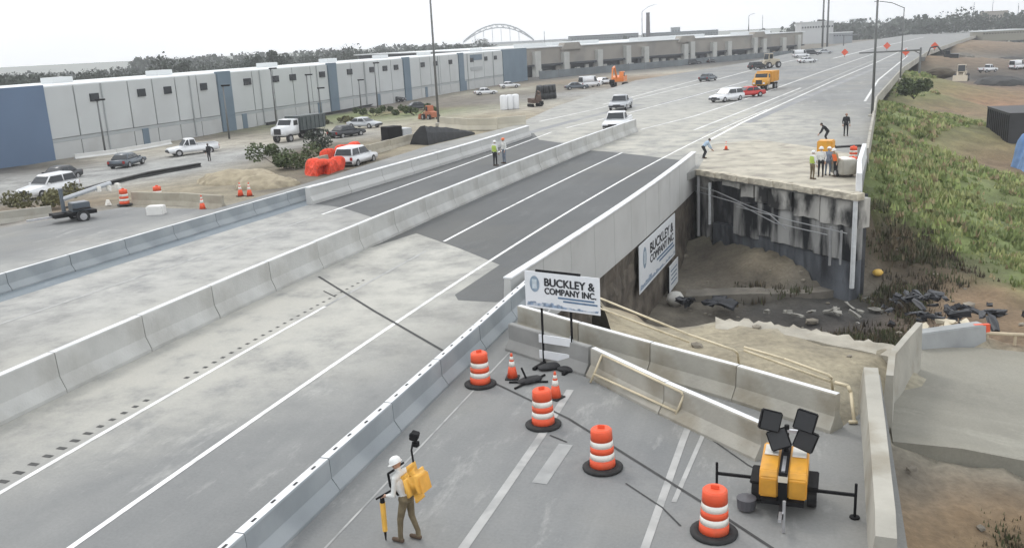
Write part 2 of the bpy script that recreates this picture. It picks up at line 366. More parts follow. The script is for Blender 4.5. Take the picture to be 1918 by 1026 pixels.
for x, y, c in ((1400, 650, ta), (1550, 660, ta), (1640, 680, ta), (1560, 720, ta), (1450, 690, ta), (1250, 630, ta), (1350, 640, ta)): cps.append((P(x, y, -.1), c))
for x, y, z, c in ((60, 0, -1.8, br), (60, 30, -3, br), (30, 0, -1.8, br), (200, 60, -5.6, br), (200, 200, -5.6, gy), (300, 380, -5.6, gy), (110, 60, -5.6, g), (330, 600, -5.6, g)): cps.append((Vector((x, y, z)), c))
RAMP = [P(1690, 655, -.85), P(1835, 655, -1.0), P(1960, 668, -1.1), P(2050, 880, -1.2), P(1918, 868, -1.1), P(1800, 845, -.95), P(1672, 832, -.85), P(1660, 740, -.85)]
def dropR(x, y, Z):
    Z = np.where(inpoly(x, y, RAMP), Z - .3, Z)
    return Z - np.maximum(np.maximum(x - 205, y - 560), 0) / 10
fr, qR, ZR, cR, insR = field('embankment', cps, 1, 3, 215, 4, 590, .6, 1.0, .22, dropR)
fr.data.materials.append(m_soil)
mb = MB(); A = [mb.bm.verts.new(p + Vector((0, 0, .08))) for p in RAMP]; mb.face(A); B = [mb.bm.verts.new(p - Vector((0, 0, .5))) for p in RAMP]
for i in range(len(RAMP)): mb.face([A[i], A[(i + 1) % len(RAMP)], B[(i + 1) % len(RAMP)], B[i]])
o = mb.build('ramp', ground_mat('ramp_paving', R(-60), (.26, .25, .21), (.33, .32, .27), (.19, .183, .155), .5, .25)); o['kind'] = 'structure'

lp = [(0, 440, -.12, st), (100, 420, -.1, st), (230, 400, -.1, st), (540, 358, -.2, gy), (60, 400, -.9, br), (30, 380, -1.0, gy), (200, 385, -.25, gy), (300, 375, -.2, ta), (420, 375, -.2, ta), (520, 350, -.4, gy),
      (90, 360, -1.0, st), (10, 340, -1.1, st), (200, 340, -1.0, st), (330, 325, -1.0, st), (240, 310, -1.3, st), (360, 295, -1.3, st), (110, 312, -1.6, gy), (0, 318, -1.5, dg), (430, 255, -1.7, gy), (200, 290, -1.6, lt),
      (300, 275, -1.6, lt), (440, 300, -1.1, st), (480, 320, -.7, ta), (420, 340, -.5, ta), (530, 290, -.7, dk), (560, 310, -.4, dk), (600, 275, -.8, dk), (640, 255, -1.0, st), (560, 260, -1.1, lt), (500, 280, -1.0, st), (520, 265, -1.1, lt),
      (700, 240, -1.1, lt), (760, 262, -.5, ta), (690, 285, -.35, ta), (800, 240, -.8, ta), (740, 210, -1.3, br), (690, 212, -1.3, g), (780, 212, -1.2, g), (630, 210, -1.8, gy), (770, 182, -1.8, gy), (870, 164, -1.8, gy), (940, 153, -1.8, gy),
      (830, 200, -1.3, gy), (880, 225, -.6, ta), (930, 215, -.5, ta), (960, 205, -.5, lt), (900, 195, -1.0, gy), (1000, 175, -.9, gy), (960, 168, -1.2, ra), (1060, 160, -.9, gy), (1130, 150, -.7, br), (1080, 175, -.6, st), (1000, 140, -1.8, dg), (1200, 120, -1.8, dg),
      (1350, 115, -1.5, dg), (1180, 150, -.5, br), (1260, 135, -.5, lt), (1000, 150, -1.8, dg), (1200, 130, -1.5, dg), (1450, 105, -1.2, dg), (1500, 92, -1.0, gy), (1560, 84, -1.0, gy)]
cpl = [(P(x, y, z), c) for x, y, z, c in lp]
for x, y, z, c in ((-90, 60, -1.2, st), (-90, 120, -1.8, gy), (-200, 200, -1.8, gy), (-100, 300, -1.8, gy), (-50, 20, -.6, st), (-40, 30, -.3, st), (0, 400, -1.8, gy), (100, 500, -1.8, gy)): cpl.append((Vector((x, y, z)), c))
def dropL(x, y, Z):
    u = np.maximum(np.maximum(-x - 140, y - 560), 0) / 30
    return np.where(Z > -.05, -.05, Z) - u * 6
fl, qL, ZL, cL, insL = field('roadside_ground', cpl, -1, -150, 260, 8, 640, 1.3, .7, .1, dropL)
fl.data.materials.append(m_soil)
m_far = M('far_ground', (.17, .18, .14), .95, .25, .01, dirt=((.10, .13, .06), .02, .7))
o = MB().poly([(-9000, -400), (9000, -400), (9000, 9000), (-9000, 9000)], -9.0).build('ground', m_far); o['kind'] = 'structure'

# ------------------------------------------------------------------ pavement layers and markings
def S(o): o['kind'] = 'structure'; return o
asp_r = [P(780, 437), P(860, 465), P(936, 496), P(852, 552), P(858, 562), P(930, 566)] + [Vector((Fpar(y) - .1, y, 0)) for y in (33, 40, 48, 55, 61, 63.5)] + [P(1272, 300), P(1200, 291), P(1135, 284), P(1105, 282)] + [Vector((Fmed(y) + .1, y, 0)) for y in (70, 60, 50, 42)]
S(MB().poly([p for p in asp_r], .004).build('bridge_asphalt', m_asph))
asp_l = [P(585, 381), P(640, 389), P(694, 406)] + [Vector((Fmed(y) - .25, y, 0)) for y in (46, 56, 68, 78)] + [P(1050, 268), P(1010, 262), P(1000, 250), P(960, 252)]
S(MB().poly(asp_l, .004).build('inner_bridge_asphalt', m_asph))
S(MB().poly([P(1308, 316), P(1335, 270), P(1420, 262), P(1500, 272), P(1606, 290), P(1610, 362), P(1450, 340)], .002).build('broken_deck_slab', M('tan_slab', (.42, .39, .32), .9, .2, .6, .5, bscale=6, dirt=((.24, .22, .19), .7, .8))))
# sealed strip at the left edge
yl = np.linspace(18, 66, 30)
S(MB().sweep([Vector((Flb(y) + .9, y, 0)) for y in yl], [(-.8, .001), (.55, .003), (.5, .004), (-.8, .004)]).build('shoulder_strip', m_band))
def line(fn, y0, y1, wd, mat, z=.008, off=0):
    return S(MB().ribbon([Vector((fn(y) + off, y, 0)) for y in np.linspace(y0, y1, 60)], wd, z).build('lane_line', mat))
y2 = P(1440, 205).y
line(FL2, 8, y2, .15, m_paint)
line(FL3, 8, P(590, 575).y, .14, m_paint); line(FL3, P(590, 575).y, P(800, 470).y, .12, m_oldpaint); line(FL3, P(838, 452).y, P(1165, 286).y, .15, m_paint)
line(FL5, 12, P(590, 405).y, .16, m_oldpaint); line(FL5, P(600, 402).y, 92, .17, m_paint)
line(lambda y: Ftoe(y) + 1.15, 12, 31, .05, m_oldpaint)
def pl(pts, wd, mat, z=.008): return S(MB().ribbon([P(*p) for p in pts], wd, z).build('lane_line', mat))
pl([(858, 1040), (930, 938), (1010, 822), (1068, 730)], .2, m_oldpaint)
pl([(1010, 905), (1060, 832)], .34, M('faded_paint', (.31, .315, .31), .8, .1, 2, dirt=((.245, .25, .247), 1.3, 1.0)))
pl([(1203, 1040), (1240, 935), (1278, 828), (1292, 792)], .16, m_oldpaint)
pl([(1262, 940), (1318, 812)], .10, m_oldpaint)
# far markings
pl([(1330, 262), (1390, 230), (1445, 204)], .3, m_paint); pl([(1310, 256), (1400, 215), (1480, 180), (1560, 145), (1640, 112)], .25, m_oldpaint)
m_farpaint = M('far_paint', (.66, .66, .65), .7, .1, .5, dirt=((.42, .42, .41), .3, .7))
for pts, wd in (([(1445, 204), (1560, 152), (1640, 118), (1700, 90)], .3), ([(1200, 243), (1300, 218), (1420, 178), (1530, 138), (1640, 100)], .3), ([(1010, 228), (1110, 206), (1230, 176), (1340, 150)], .28), ([(1060, 240), (1180, 211), (1300, 180), (1400, 152)], .28),
                ([(1300, 244), (1400, 205), (1500, 165)], .3), ([(1340, 150), (1430, 126), (1500, 110)], .4), ([(1560, 110), (1640, 90), (1730, 70)], .6), ([(1130, 196), (1230, 170), (1330, 144)], .3), ([(1620, 190), (1645, 150), (1700, 105)], .3)):
    pl(pts, wd, m_farpaint, .009)
dk_lane = M('dark_lane_wear', (.24, .245, .25), .85, .1, .4, dirt=((.33, .33, .32), .25, .8))
for pts, wd in (([(985, 250), (1090, 222), (1200, 196)], 1.2), ([(1240, 195), (1330, 172), (1430, 146)], 1.0), ([(1400, 230), (1520, 178), (1640, 128)], 1.0)):
    pl(pts, wd, dk_lane, .0045)
# joints and saw cuts
m_joint = M('joint_sealant', (.05, .05, .05), .9, .2, 3)
for pts, wd in (([(597, 518), (700, 582), (830, 657)], .10), ([(606, 545), (628, 556)], .06), ([(915, 712), (1065, 784), (1330, 950), (1452, 1030)], .07), ([(1030, 815), (1062, 828)], .05),
                ([(1172, 905), (1240, 950), (1275, 985)], .04), ([(1455, 900), (1400, 870), (1300, 800)], .04), ([(0, 797), (70, 757), (142, 727)], .05)):
    S(MB().ribbon([P(*p) for p in pts], wd, .011).build('expansion_joint', m_joint))
# rumble strip cut beside the third line
mb = MB()
for y in np.arange(9, 36, .42):
    x = FL3(y) - .36; k = 1 if y < 22 else .7
    if 24 < y < 25: continue
    k *= max(.35, 1.15 - y / 38); mb.box((x - .05, y, .006), (.42 * k, .13, .004), -.35)
S(mb.build('rumble_strip', M('rumble_groove', (.07, .07, .068), .9, .2, 3)))
# ------------------------------------------------------------------ barriers
def jersey_prof(h, top=.15, base=.6):
    k = h / .81
    return [(-base / 2, 0), (-base / 2, .07 * k), (-base / 2 + .17, .33 * k), (-top / 2 - .02, h - .03), (-top / 2, h), (top / 2, h), (top / 2 + .02, h - .03), (base / 2 - .17, .33 * k), (base / 2, .07 * k), (base / 2, 0)]
def jersey_mesh(L, h, mat, top=.15, base=.6, holes=False, capmat=None):
    mb = MB(); p = jersey_prof(h, top, base)
    mb.prism(p, -L / 2, L / 2, 'y')
    o = mb.build('jersey_barrier', [mat, capmat or mat, m_dark])
    for f in o.data.polygons:
        if f.normal.z > .9: f.material_index = 1  # upward faces take capmat, which carries painted skylight where given
    return o
def barrier_row(fn, y0, y1, L, h, mat, label, group, top=.15, base=.6, capmat=None, name='jersey_barrier', slots=False, gap=.03, inset=0):
    proto = None; y = y0; k = 0
    while y < y1:
        dx = (fn(y + .5) - fn(y - .5)); sl_ = math.hypot(dx, 1); yn = y + L / sl_
        a = Vector((fn(y), y, 0)); b = Vector((fn(yn), yn, 0))
        if proto is None:
            o = proto = jersey_mesh(L - gap, h, mat, top, base, capmat=capmat); o.name = name
            if slots:
                for q in (-.35, -.12, .12, .35): MB().box((random.uniform(-.03, .03), q * L, h + .002), (.05, .14, .012)).build('lifting_slot', m_dark, o)
        else: o = copy_tree(proto)
        o.location = (a + b) / 2; o.rotation_euler = (random.uniform(-.003, .003), random.uniform(-.006, .006), head(a, b) + random.uniform(-.004, .004))
        tag(o, label, 'barrier', group); y = yn; k += 1
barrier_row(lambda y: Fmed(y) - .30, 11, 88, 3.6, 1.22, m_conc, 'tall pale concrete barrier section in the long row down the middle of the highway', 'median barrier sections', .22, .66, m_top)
barrier_row(Ftoe, 9, 31.0, 3.1, .78, m_blue, 'low blue grey concrete barrier section with top whitened as if skylit between traffic lanes and closed lanes', 'white topped barrier sections', .19, .6, m_top, slots=True)
barrier_row(Flb, 22, 55.5, 3.3, .78, m_blue, 'blue grey concrete barrier section with top paled as if skylit along the left highway edge', 'left edge barrier sections', .16, .6, m_top)
def path_barrier(pts, L, h, mat, labels, group, base=.55, capmat=None, top=.15):
    fnx = [(p.y, p.x) for p in pts]
    tot = sum((b - a).length for a, b in zip(pts, pts[1:])); cum = [0]
    for a, b in zip(pts, pts[1:]): cum.append(cum[-1] + (b - a).length)
    def at(s_):
        s_ = min(max(s_, 0), tot)
        for i in range(len(pts) - 1):
            if s_ <= cum[i + 1] + 1e-6: return pts[i].lerp(pts[i + 1], (s_ - cum[i]) / (cum[i + 1] - cum[i]))
    n_ = max(1, round(tot / L)); Ls = tot / n_; res = []
    o0 = jersey_mesh(Ls - .03, h, mat, top, base, capmat=capmat)
    for i in range(n_):
        o = o0 if i == 0 else copy_tree(o0); a = at(i * Ls); b = at((i + 1) * Ls)
        o.location = (a + b) / 2; o.rotation_euler = (0, random.uniform(-.01, .01), head(a, b)); tag(o, labels[min(i, len(labels) - 1)], 'barrier', group); res.append(o)
    return res
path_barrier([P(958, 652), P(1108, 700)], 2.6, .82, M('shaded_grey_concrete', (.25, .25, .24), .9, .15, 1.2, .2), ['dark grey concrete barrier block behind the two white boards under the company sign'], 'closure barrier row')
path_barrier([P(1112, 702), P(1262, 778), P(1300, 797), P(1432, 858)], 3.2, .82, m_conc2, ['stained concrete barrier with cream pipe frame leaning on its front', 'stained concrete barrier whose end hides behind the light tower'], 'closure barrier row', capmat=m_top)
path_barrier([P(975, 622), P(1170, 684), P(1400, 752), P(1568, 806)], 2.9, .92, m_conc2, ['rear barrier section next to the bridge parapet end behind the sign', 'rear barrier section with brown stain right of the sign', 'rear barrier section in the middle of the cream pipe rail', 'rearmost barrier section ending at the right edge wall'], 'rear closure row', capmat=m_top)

# bridge parapets
def wall_sweep(name, fn, y0, y1, prof, mat, parent=None, n=24):
    return MB().sweep([Vector((fn(y), y, 0)) for y in np.linspace(y0, y1, n)], prof).build(name, mat, parent)
m_parapet = M('parapet_concrete', (.50, .50, .485), .85, .05, .6, .12, bscale=10, dirt=((.38, .38, .36), .35, .45))
pr = thing('bridge_parapet', 'tall smooth precast parapet along the open side of the temporary bridge', 'parapet')
y0, y1 = 31.4, 63.6; npan = 11; dy = (y1 - y0) / npan
for i in range(npan):
    wall_sweep('panel', Fpar, y0 + i * dy, y0 + (i + 1) * dy - .03, [(-.2, 0.01), (-.12, .93), (.12, .93), (.14, -1.7), (-.1, -1.7), (-.1, -.1)], m_parapet, pr, 4)
wall_sweep('coping', Fpar, y0, y1, [(-.16, .94), (-.16, 1.0), (.17, 1.0), (.17, .94)], m_top, pr)
lw = thing('bridge_parapet', 'long pale concrete parapet on the far left side of the bridge beside the dirt lot', 'parapet')
Flw = fit([P(578, 384), P(760, 330), P(985, 258)], 2)
yA, yB = P(560, 384).y, P(985, 256).y
for i in range(9):
    dy = (yB - yA) / 9
    wall_sweep('panel', Flw, yA + i * dy, yA + (i + 1) * dy - .03, [(-.3, -.3), (-.3, 1.0), (0, 1.0), (.02, .5), (.2, .2), (.2, -.1)], m_parapet, lw, 4)
wall_sweep('coping', Flw, yA, yB, [(-.34, 1.0), (-.34, 1.06), (.04, 1.06), (.04, 1.0)], m_top, lw)
# stone-faced fill wall under the parapet
m_fill = M('fill_wall_face', (.105, .088, .07), .95, .45, 1.1, .9, bscale=3, dirt=((.19, .165, .13), .9, .7))
fw = MB().sweep([Vector((Fpar(y) - .12, y, 0)) for y in np.linspace(31.8, 64, 60)], [(-.4, -7.2), (-.4, -.55), (.13, -1.72), (.02, -2.6), (.10, -3.4), (0, -4.4), (.12, -5.4), (.05, -7.2)])
bmesh.ops.subdivide_edges(fw.bm, edges=list(fw.bm.edges), cuts=1)
for v in fw.bm.verts:
    if v.co.z < -1.9: v.co += Vector((.9, -.35, 0)) * random.uniform(-.05, .09)
tag(fw.build('retaining_wall', m_fill), 'dark brown rough retaining wall under the bridge parapet behind the hanging banner', 'wall')
# right edge wall and small return wall
path = [P(1628, 1080), P(1628, 1026), P(1618, 850), P(1610, 742)]
o = MB().sweep(path, [(0, -1.5), (-.02, 0), (.06, .80), (.40, .80), (.46, -1.5)]).build('edge_wall', m_conc2)
tag(o, 'thick concrete edge wall running down the right side past the light tower', 'wall')
o = MB().sweep([P(1655, 745), P(1660, 702), P(1690, 665), P(1712, 640)], [(-.05, -1.2), (0, .1), (.03, .62), (.2, .62), (.25, -1.2)]).build('low_wall', m_conc2)
tag(o, 'short low concrete wall between the tan fill and the grey ramp', 'wall')
a, b = P(1712, 655, -.9), P(1836, 640, -.95)
o = MB().prism([(-.3, 0), (-.22, .72), (.22, .72), (.3, 0)], -(b - a).length / 2, (b - a).length / 2, 'y').bevel(.03).build('concrete_block', M('block_grey', (.30, .31, .31), .9, .15, 1, .3))
o.location = (a + b) / 2 + Vector((0, 0, -.1)); o.rotation_euler = (0, 0, head(a, b)); tag(o, 'long grey concrete block lying across the top of the ramp', 'block')
a, b = P(1842, 640, -.9), P(1960, 646, -.95)
t = thing('timber_rail', 'pale timber rail with an orange end stretching right from the grey block', 'rail')
MB().cyl(a + Vector((0, 0, .3)), b + Vector((0, 0, .3)), .06).build('board', M('pale_timber', (.5, .42, .3), .8, .15, 3), t)
for k in (.05, .5, .95): q = a.lerp(b, k); MB().cyl(q + Vector((0, 0, -.3)), q + Vector((0, 0, .3)), .05).build('stake', M('pale_timber', (0, 0, 0)), t)
MB().box(a + Vector((-.1, 0, .45)), (.5, .12, .3)).build('orange_end', m_orange, t)

def ledge(pts, wd, th_, name, mat):
    mb = MB(); n_ = 40; rows = []
    for i in range(n_ + 1):
        f = i / n_ * (len(pts) - 1); j = min(int(f), len(pts) - 2); q = pts[j].lerp(pts[j + 1], f - j); d = Vector((q.x, q.y, 0)).normalized(); e_ = random.uniform(-.22, .25)
        rows.append([mb.bm.verts.new(q + d * o_ + Vector((0, 0, z_ + random.uniform(-.015, .015)))) for o_, z_ in ((-wd, .0), (-wd * .4, .05), (e_, .06), (e_ + .05, -th_), (-wd, -th_))])
    for A, B in zip(rows, rows[1:]):
        for k in range(5): mb.face([A[k], A[(k + 1) % 5], B[(k + 1) % 5], B[k]])
    mb.face(rows[0]); mb.face(rows[-1][::-1]); o = mb.build(name, mat); o['kind'] = 'structure'; return o
ledge([P(1340, 600, -.1), P(1430, 606, -.1), P(1500, 616, -.1), P(1600, 636, -.1), P(1690, 654, -.15)], .9, .45, 'pavement_edge', M('pale_pavement_edge', (.36, .335, .28), .9, .2, 1.2, .6, bscale=6, dirt=((.25, .22, .17), .9, .7)))
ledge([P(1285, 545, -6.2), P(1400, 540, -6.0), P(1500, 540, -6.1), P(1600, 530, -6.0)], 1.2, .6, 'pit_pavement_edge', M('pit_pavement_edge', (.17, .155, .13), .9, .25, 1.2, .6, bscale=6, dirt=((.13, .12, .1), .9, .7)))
# ------------------------------------------------------------------ exposed abutment
u = (abB - abA); LA = u.length; th = math.atan2(u.y, u.x)
ab = thing('broken_abutment', 'broken concrete bridge abutment with scorched face and ragged deck edge', 'abutment', abA, th)   # local x along the face, -y outwards
def rough(mb, amp, cuts=0, zfix=None):
    if cuts: bmesh.ops.subdivide_edges(mb.bm, edges=list(mb.bm.edges), cuts=cuts, use_grid_fill=True)
    for v in mb.bm.verts: v.co += Vector((random.uniform(-amp, amp), random.uniform(-amp, amp), random.uniform(-amp, amp)))
    return mb
m_tan = M('deck_edge', (.50, .46, .37), .9, .2, 1.5, .6, bscale=5, dirt=((.25, .22, .18), 1, .6))
mb = MB()
for i in range(26):
    x0 = LA * i / 26; mb.box((x0 + LA / 52, -.0 + random.uniform(-.05, .06), -.16), (LA / 26 - .004, .6, .36))
rough(mb, .025, 1).build('deck_edge', m_tan, ab)
m_scorch = M('scorched_concrete', (.36, .36, .35), .95, .3, .6, .12, bscale=3, stretch=(1.5, 1, .28), dirt=((.015, .017, .02), .75, 1.0), dth=.45)
m_burnt = M('burnt_concrete', (.04, .042, .048), .95, .7, 1.1, .5, bscale=3, stretch=(1.2, 1, .3), dirt=((.16, .165, .17), 1.3, .6))
m_pale = M('spalled_concrete', (.46, .45, .42), .95, .25, .8, .2, bscale=4, stretch=(1.1, 1, .5), dirt=((.03, .03, .03), .75, 1.0), dth=.47)
def slab_grid(name, x0, x1, z0, z1, yb, mat, nx, nz, amp, ragged=0):
    mb = MB(); V = []
    for i in range(nx + 1):
        jag = random.uniform(-ragged, ragged); V.append([mb.bm.verts.new((x0 + (x1 - x0) * i / nx, yb + random.uniform(-amp, amp), z1 + (z0 + jag - z1) * j / nz)) for j in range(nz + 1)])
    for i in range(nx):
        for j in range(nz): mb.face([V[i][j], V[i + 1][j], V[i + 1][j + 1], V[i][j + 1]])
    B0 = [mb.bm.verts.new((v_[0].co.x, yb + .9, v_[0].co.z)) for v_ in V]; B1 = [mb.bm.verts.new((v_[-1].co.x, yb + .9, v_[-1].co.z)) for v_ in V]
    for i in range(nx): mb.face([V[i][0], V[i + 1][0], B0[i + 1], B0[i]]); mb.face([V[i][-1], V[i + 1][-1], B1[i + 1], B1[i]])
    mb.face([v_ for v_ in V[0]] + [B1[0], B0[0]]); mb.face([v_ for v_ in V[-1]] + [B1[-1], B0[-1]])
    return mb.build(name, mat, ab)
slab_grid('back_wall', -.2, LA - 1.0, -7, -.3, .85, m_burnt, 24, 12, .06)
xs_ = 0.02
for f0, f1, zz in ((.0, .035, -1.5), (.06, .16, -.65), (.17, .29, -.85), (.30, .38, -1.35), (.395, .47, -1.5), (.475, .62, -1.7), (.635, .78, -1.9), (.785, .985, -2.0)):
    slab_grid('beam_seat', LA * f0, LA * f1, zz, -.34, .15, m_pale, max(4, int((f1 - f0) * 40)), 6, .008, .07)
for f0, f1, z1, z0 in ((.0, .05, -1.4, -5), (.24, .40, -1.9, -4.0), (.40, .49, -1.6, -3.7), (.49, .74, -1.7, -3.9), (.74, .945, -2.0, -4.0)):
    slab_grid('broken_wall', LA * f0, LA * f1, z0, z1, .30, m_scorch, max(4, int((f1 - f0) * 40)), 8, .008, .06)
slab_grid('footing_wall', LA * .08, LA * .935, -7, -3.6, .45, M('blue_grey_scorch', (.11, .12, .135), .95, .5, .8, .15, stretch=(1.2, 1, .3), dirt=((.02, .02, .024), .9, .8)), 30, 8, .02)
for x, z0, z1, r_, mm in ((LA * .105, -.75, -3.6, .10, M('white_pipe', (.6, .62, .63), .5)), (LA * .02, -.4, -4.6, .12, m_steel), (LA * .985, -.2, -5.4, .13, M('white_pipe', (.6, .62, .63))), (LA * .92, -2.2, -4.2, .07, m_steel), (LA * .865, -2.1, -4.4, .08, m_steel)):
    MB().cyl((x, -.12, z0), (x, -.12, z1), r_, r_, 8).build('pipe', mm, ab)
for pts in ([(0, -.1, -1.15), (LA * .15, -.15, -1.25), (LA * .35, -.15, -1.75), (LA * .6, -.15, -2.2), (LA * .95, -.15, -2.3)], [(0, -.15, -1.5), (LA * .3, -.2, -1.75), (LA * .55, -.2, -2.55), (LA * .85, -.2, -2.6)], [(LA * .3, -.2, -2.0), (LA * .52, -.2, -2.1), (LA * .62, -.2, -2.8)]):
    MB().tube([Vector(p) for p in pts], .035, 5).build('cable', m_steel, ab)
# parapet remains at the right edge of the broken deck
o = MB().sweep([P(1606, 358), P(1606, 330), P(1616, 296)], [(-.1, 0), (-.06, 1.0), (.2, 1.0), (.28, -.5)]).build('parapet_stub', m_top)
tag(o, 'short white parapet stub at the right corner of the broken deck', 'parapet')
o = MB().sweep(edgeR[1:8], [(-.2, 0), (-.15, .55), (.05, .55), (.1, -.6)]).build('edge_curb', m_conc2); tag(o, 'low concrete edge strip along the right side of the far highway above the grass slope', 'kerb wall')

# ------------------------------------------------------------------ drums, cones
def make_drum(label, group):
    t = thing('traffic_drum', label, 'traffic drum', group=group)
    pr = [(.235, .05), (.225, .24), (.222, .245), (.215, .38), (.212, .385), (.203, .53), (.2, .535), (.193, .67), (.19, .675), (.183, .90), (.15, .93)]
    bands = [(0, 1, m_orange, 'body'), (2, 3, m_white, 'reflective_stripe'), (4, 5, m_orange, 'body'), (6, 7, m_white, 'reflective_stripe'), (8, 10, m_orange, 'body')]
    segs = [[(.285, .05), (.275, .26)], [(.272, .26), (.262, .40)], [(.262, .40), (.254, .54)], [(.25, .54), (.243, .68)], [(.243, .68), (.232, .91), (.2, .94)]]
    for i, sg in enumerate(segs):
        full = [(max(.01, sg[0][0] - .01), sg[0][1])] + sg if i else sg
        MB().lathe(sg, 22).build('orange_band' if i % 2 == 0 else 'white_band', m_orange if i % 2 == 0 else m_white, t, True)
    MB().box((0, 0, .975), (.16, .035, .08)).bevel(.012).build('handle', m_orange, t)
    MB().lathe([(.44, 0), (.45, .05), (.40, .075), (.29, .085), (.285, .05)], 20).build('rubber_base', m_rubber, t, True)
    for o in t.children:
        if 'band' in o.name:
            for p in o.data.polygons: p.use_smooth = abs(p.normal.z) < .7
    return t
drum = make_drum('orange and white traffic drum beside the concrete barriers, nearest the company sign', 'orange traffic drums by the closed lanes')
dlist = [(900, 720, 0, None), (1018, 796, 0, 'orange and white traffic drum with a small cone close behind it'), (1129, 876, 0, 'orange and white traffic drum third along the dark joint, midway to the light tower'),
         (1337, 998, 0, 'orange and white traffic drum nearest the camera, left of the light tower tongue'), (234, 384, -.1, 'striped traffic drum standing at the left end of the tan barrier'), (297, 378, -.1, 'orange topped traffic drum behind the white box on the left verge')]
for i, (x, y, z, l) in enumerate(dlist):
    o = drum if i == 0 else copy_tree(drum)
    o.location = P(x, y, z); o.rotation_euler = (random.uniform(-.02, .02), random.uniform(-.02, .02), random.uniform(-1, 1))
    if l: o['label'] = l
    if i > 3: o['group'] = 'drums on the left verge'; o.scale = (1.1,) * 3
def make_cone(label, group):
    t = thing('traffic_cone', label, 'traffic cone', group=group)
    MB().box((0, 0, .02), (.38, .38, .04)).bevel(.01).build('rubber_base', m_rubber, t)
    MB().lathe([(.155, .04), (.095, .36)], 16).build('orange_body', m_orange, t, True)
    MB().lathe([(.093, .36), (.068, .51)], 16).build('white_collar', m_white, t, True)
    MB().lathe([(.066, .51), (.058, .56)], 16).build('orange_ring', m_orange, t, True)
    MB().lathe([(.057, .56), (.043, .65)], 16).build('white_collar', m_white, t, True)
    MB().lathe([(.041, .65), (.026, .74), (.018, .74)], 16).build('orange_tip', m_orange, t, True)
    return t
cone = make_cone('small orange cone with white collars beside the first drum', 'traffic cones')
for i, (x, y, z, l, k) in enumerate([(960, 708, 0, None, 1), (1041, 745, 0, 'small orange cone half hidden behind the second drum', 1), (380, 394, -.1, 'small orange cone on the left verge right of the white box', 1.3), (1360, 281, 0, 'tiny orange cone beside the bent worker on the broken deck', .9),
                                  (451, 368, -.2, 'orange cone at the left of a pair by the tan dirt pile', 1.3), (468, 368, -.2, 'orange cone at the right of a pair by the tan dirt pile', 1.3)]):
    o = cone if i == 0 else copy_tree(cone)
    o.location = P(x, y, z); o.scale = (k,) * 3; o.rotation_euler = (0, 0, random.uniform(0, 1.5))
    if l: o['label'] = l

# ------------------------------------------------------------------ lettering
def text_mesh(s, size, name, mat, parent, loc, width=None, bold=.0):
    cu = bpy.data.curves.new('lettering', 'FONT'); cu.body = s; cu.size = size; cu.extrude = .004; cu.offset = bold; cu.align_x = 'LEFT'
    ob = bpy.data.objects.new('lettering', cu); COL.objects.link(ob)
    dg_ = bpy.context.evaluated_depsgraph_get(); me = bpy.data.meshes.new_from_object(ob.evaluated_get(dg_))
    bpy.data.objects.remove(ob); bpy.data.curves.remove(cu)
    xs = [v.co.x for v in me.vertices]; wd = max(xs) - min(xs); x0 = min(xs); k = (width / wd) if width else 1
    for v in me.vertices: v.co = Vector(((v.co.x - x0) * k, -v.co.z, v.co.y))     # upright in the x-z plane, facing -y
    # heavier strokes: the outline repeated a little to each side
    base_ = [v.co.copy() for v in me.vertices]; fc_ = [list(p.vertices) for p in me.polygons]; V_, F_ = [], []
    for i_, (dx_, dz_) in enumerate(((0, 0), (.035, 0), (.07, 0), (.035, .025), (.035, -.025))):
        o_ = len(V_); V_ += [c + Vector((dx_ * size, -.0004 * i_, dz_ * size)) for c in base_]; F_ += [[k_ + o_ for k_ in f_] for f_ in fc_]
    bpy.data.meshes.remove(me); me = bpy.data.meshes.new(name); me.from_pydata(V_, [], F_)
    me.materials.append(mat)
    o = bpy.data.objects.new(name, me); COL.objects.link(o); o.parent = parent; o.location = loc; return o
m_ink = M('sign_ink', (.015, .016, .02), .6); m_inkb = M('sign_blue', (.10, .17, .27), .6, .25, 8); m_board = M('sign_board', (.74, .76, .78), .55, .05, 2, dirt=((.58, .6, .62), 2, .4))
def company_board(t, W, Hh):
    """board face in the local x-z plane, origin at lower left, facing -y"""
    MB().box((W / 2, .02, Hh / 2), (W, .03, Hh)).build('board', m_board, t)
    text_mesh('BUCKLEY &', .3 * Hh, 'lettering', m_ink, t, (W * .27, -.003, Hh * .64), W * .66)
    text_mesh('COMPANY INC.', .24 * Hh, 'company_lettering', m_ink, t, (W * .27, -.003, Hh * .42), W * .68)
    for k, (x0, x1, z) in enumerate(((.45, .93, .345), (.52, .97, .26))):
        MB().box((W * (x0 + x1) / 2, .001, Hh * z), (W * (x1 - x0), .012, Hh * .045)).build('small_print', m_inkb, t)
    e = MB().lathe([(.01, -.006), (Hh * .15, -.006), (Hh * .15, .006), (.01, .006)], 24).build('emblem', M('emblem_grey_blue', (.24, .31, .38), .6, .2, 6), t)
    e.rotation_euler = (R(90), 0, 0); e.location = (W * .135, .002, Hh * .66); e.scale = (1, 1.5, 1)
    e = MB().box((0, 0, 0), (Hh * .14, .016, Hh * .26)).build('emblem_shield', M('emblem_pale', (.5, .56, .6), .6, .2, 6), t); e.location = (W * .135, .0, Hh * .66)
    mb = MB(); x = .03; pts = [(W * .02, Hh * .05)]
    while x < .97:
        hgt = random.uniform(.10, .22) if x < .5 else random.uniform(.06, .12); pts += [(W * x, Hh * hgt), (W * (x + .035), Hh * hgt)]; x += .04
    pts.append((W * .97, Hh * .05))
    A = [mb.bm.verts.new((p[0], .0, p[1])) for p in pts]; mb.face(A)
    o = mb.build('skyline_band', M('skyline_blue', (.23, .30, .40), .6, .5, 9, dirt=((.6, .63, .67), 6, .8)), t)
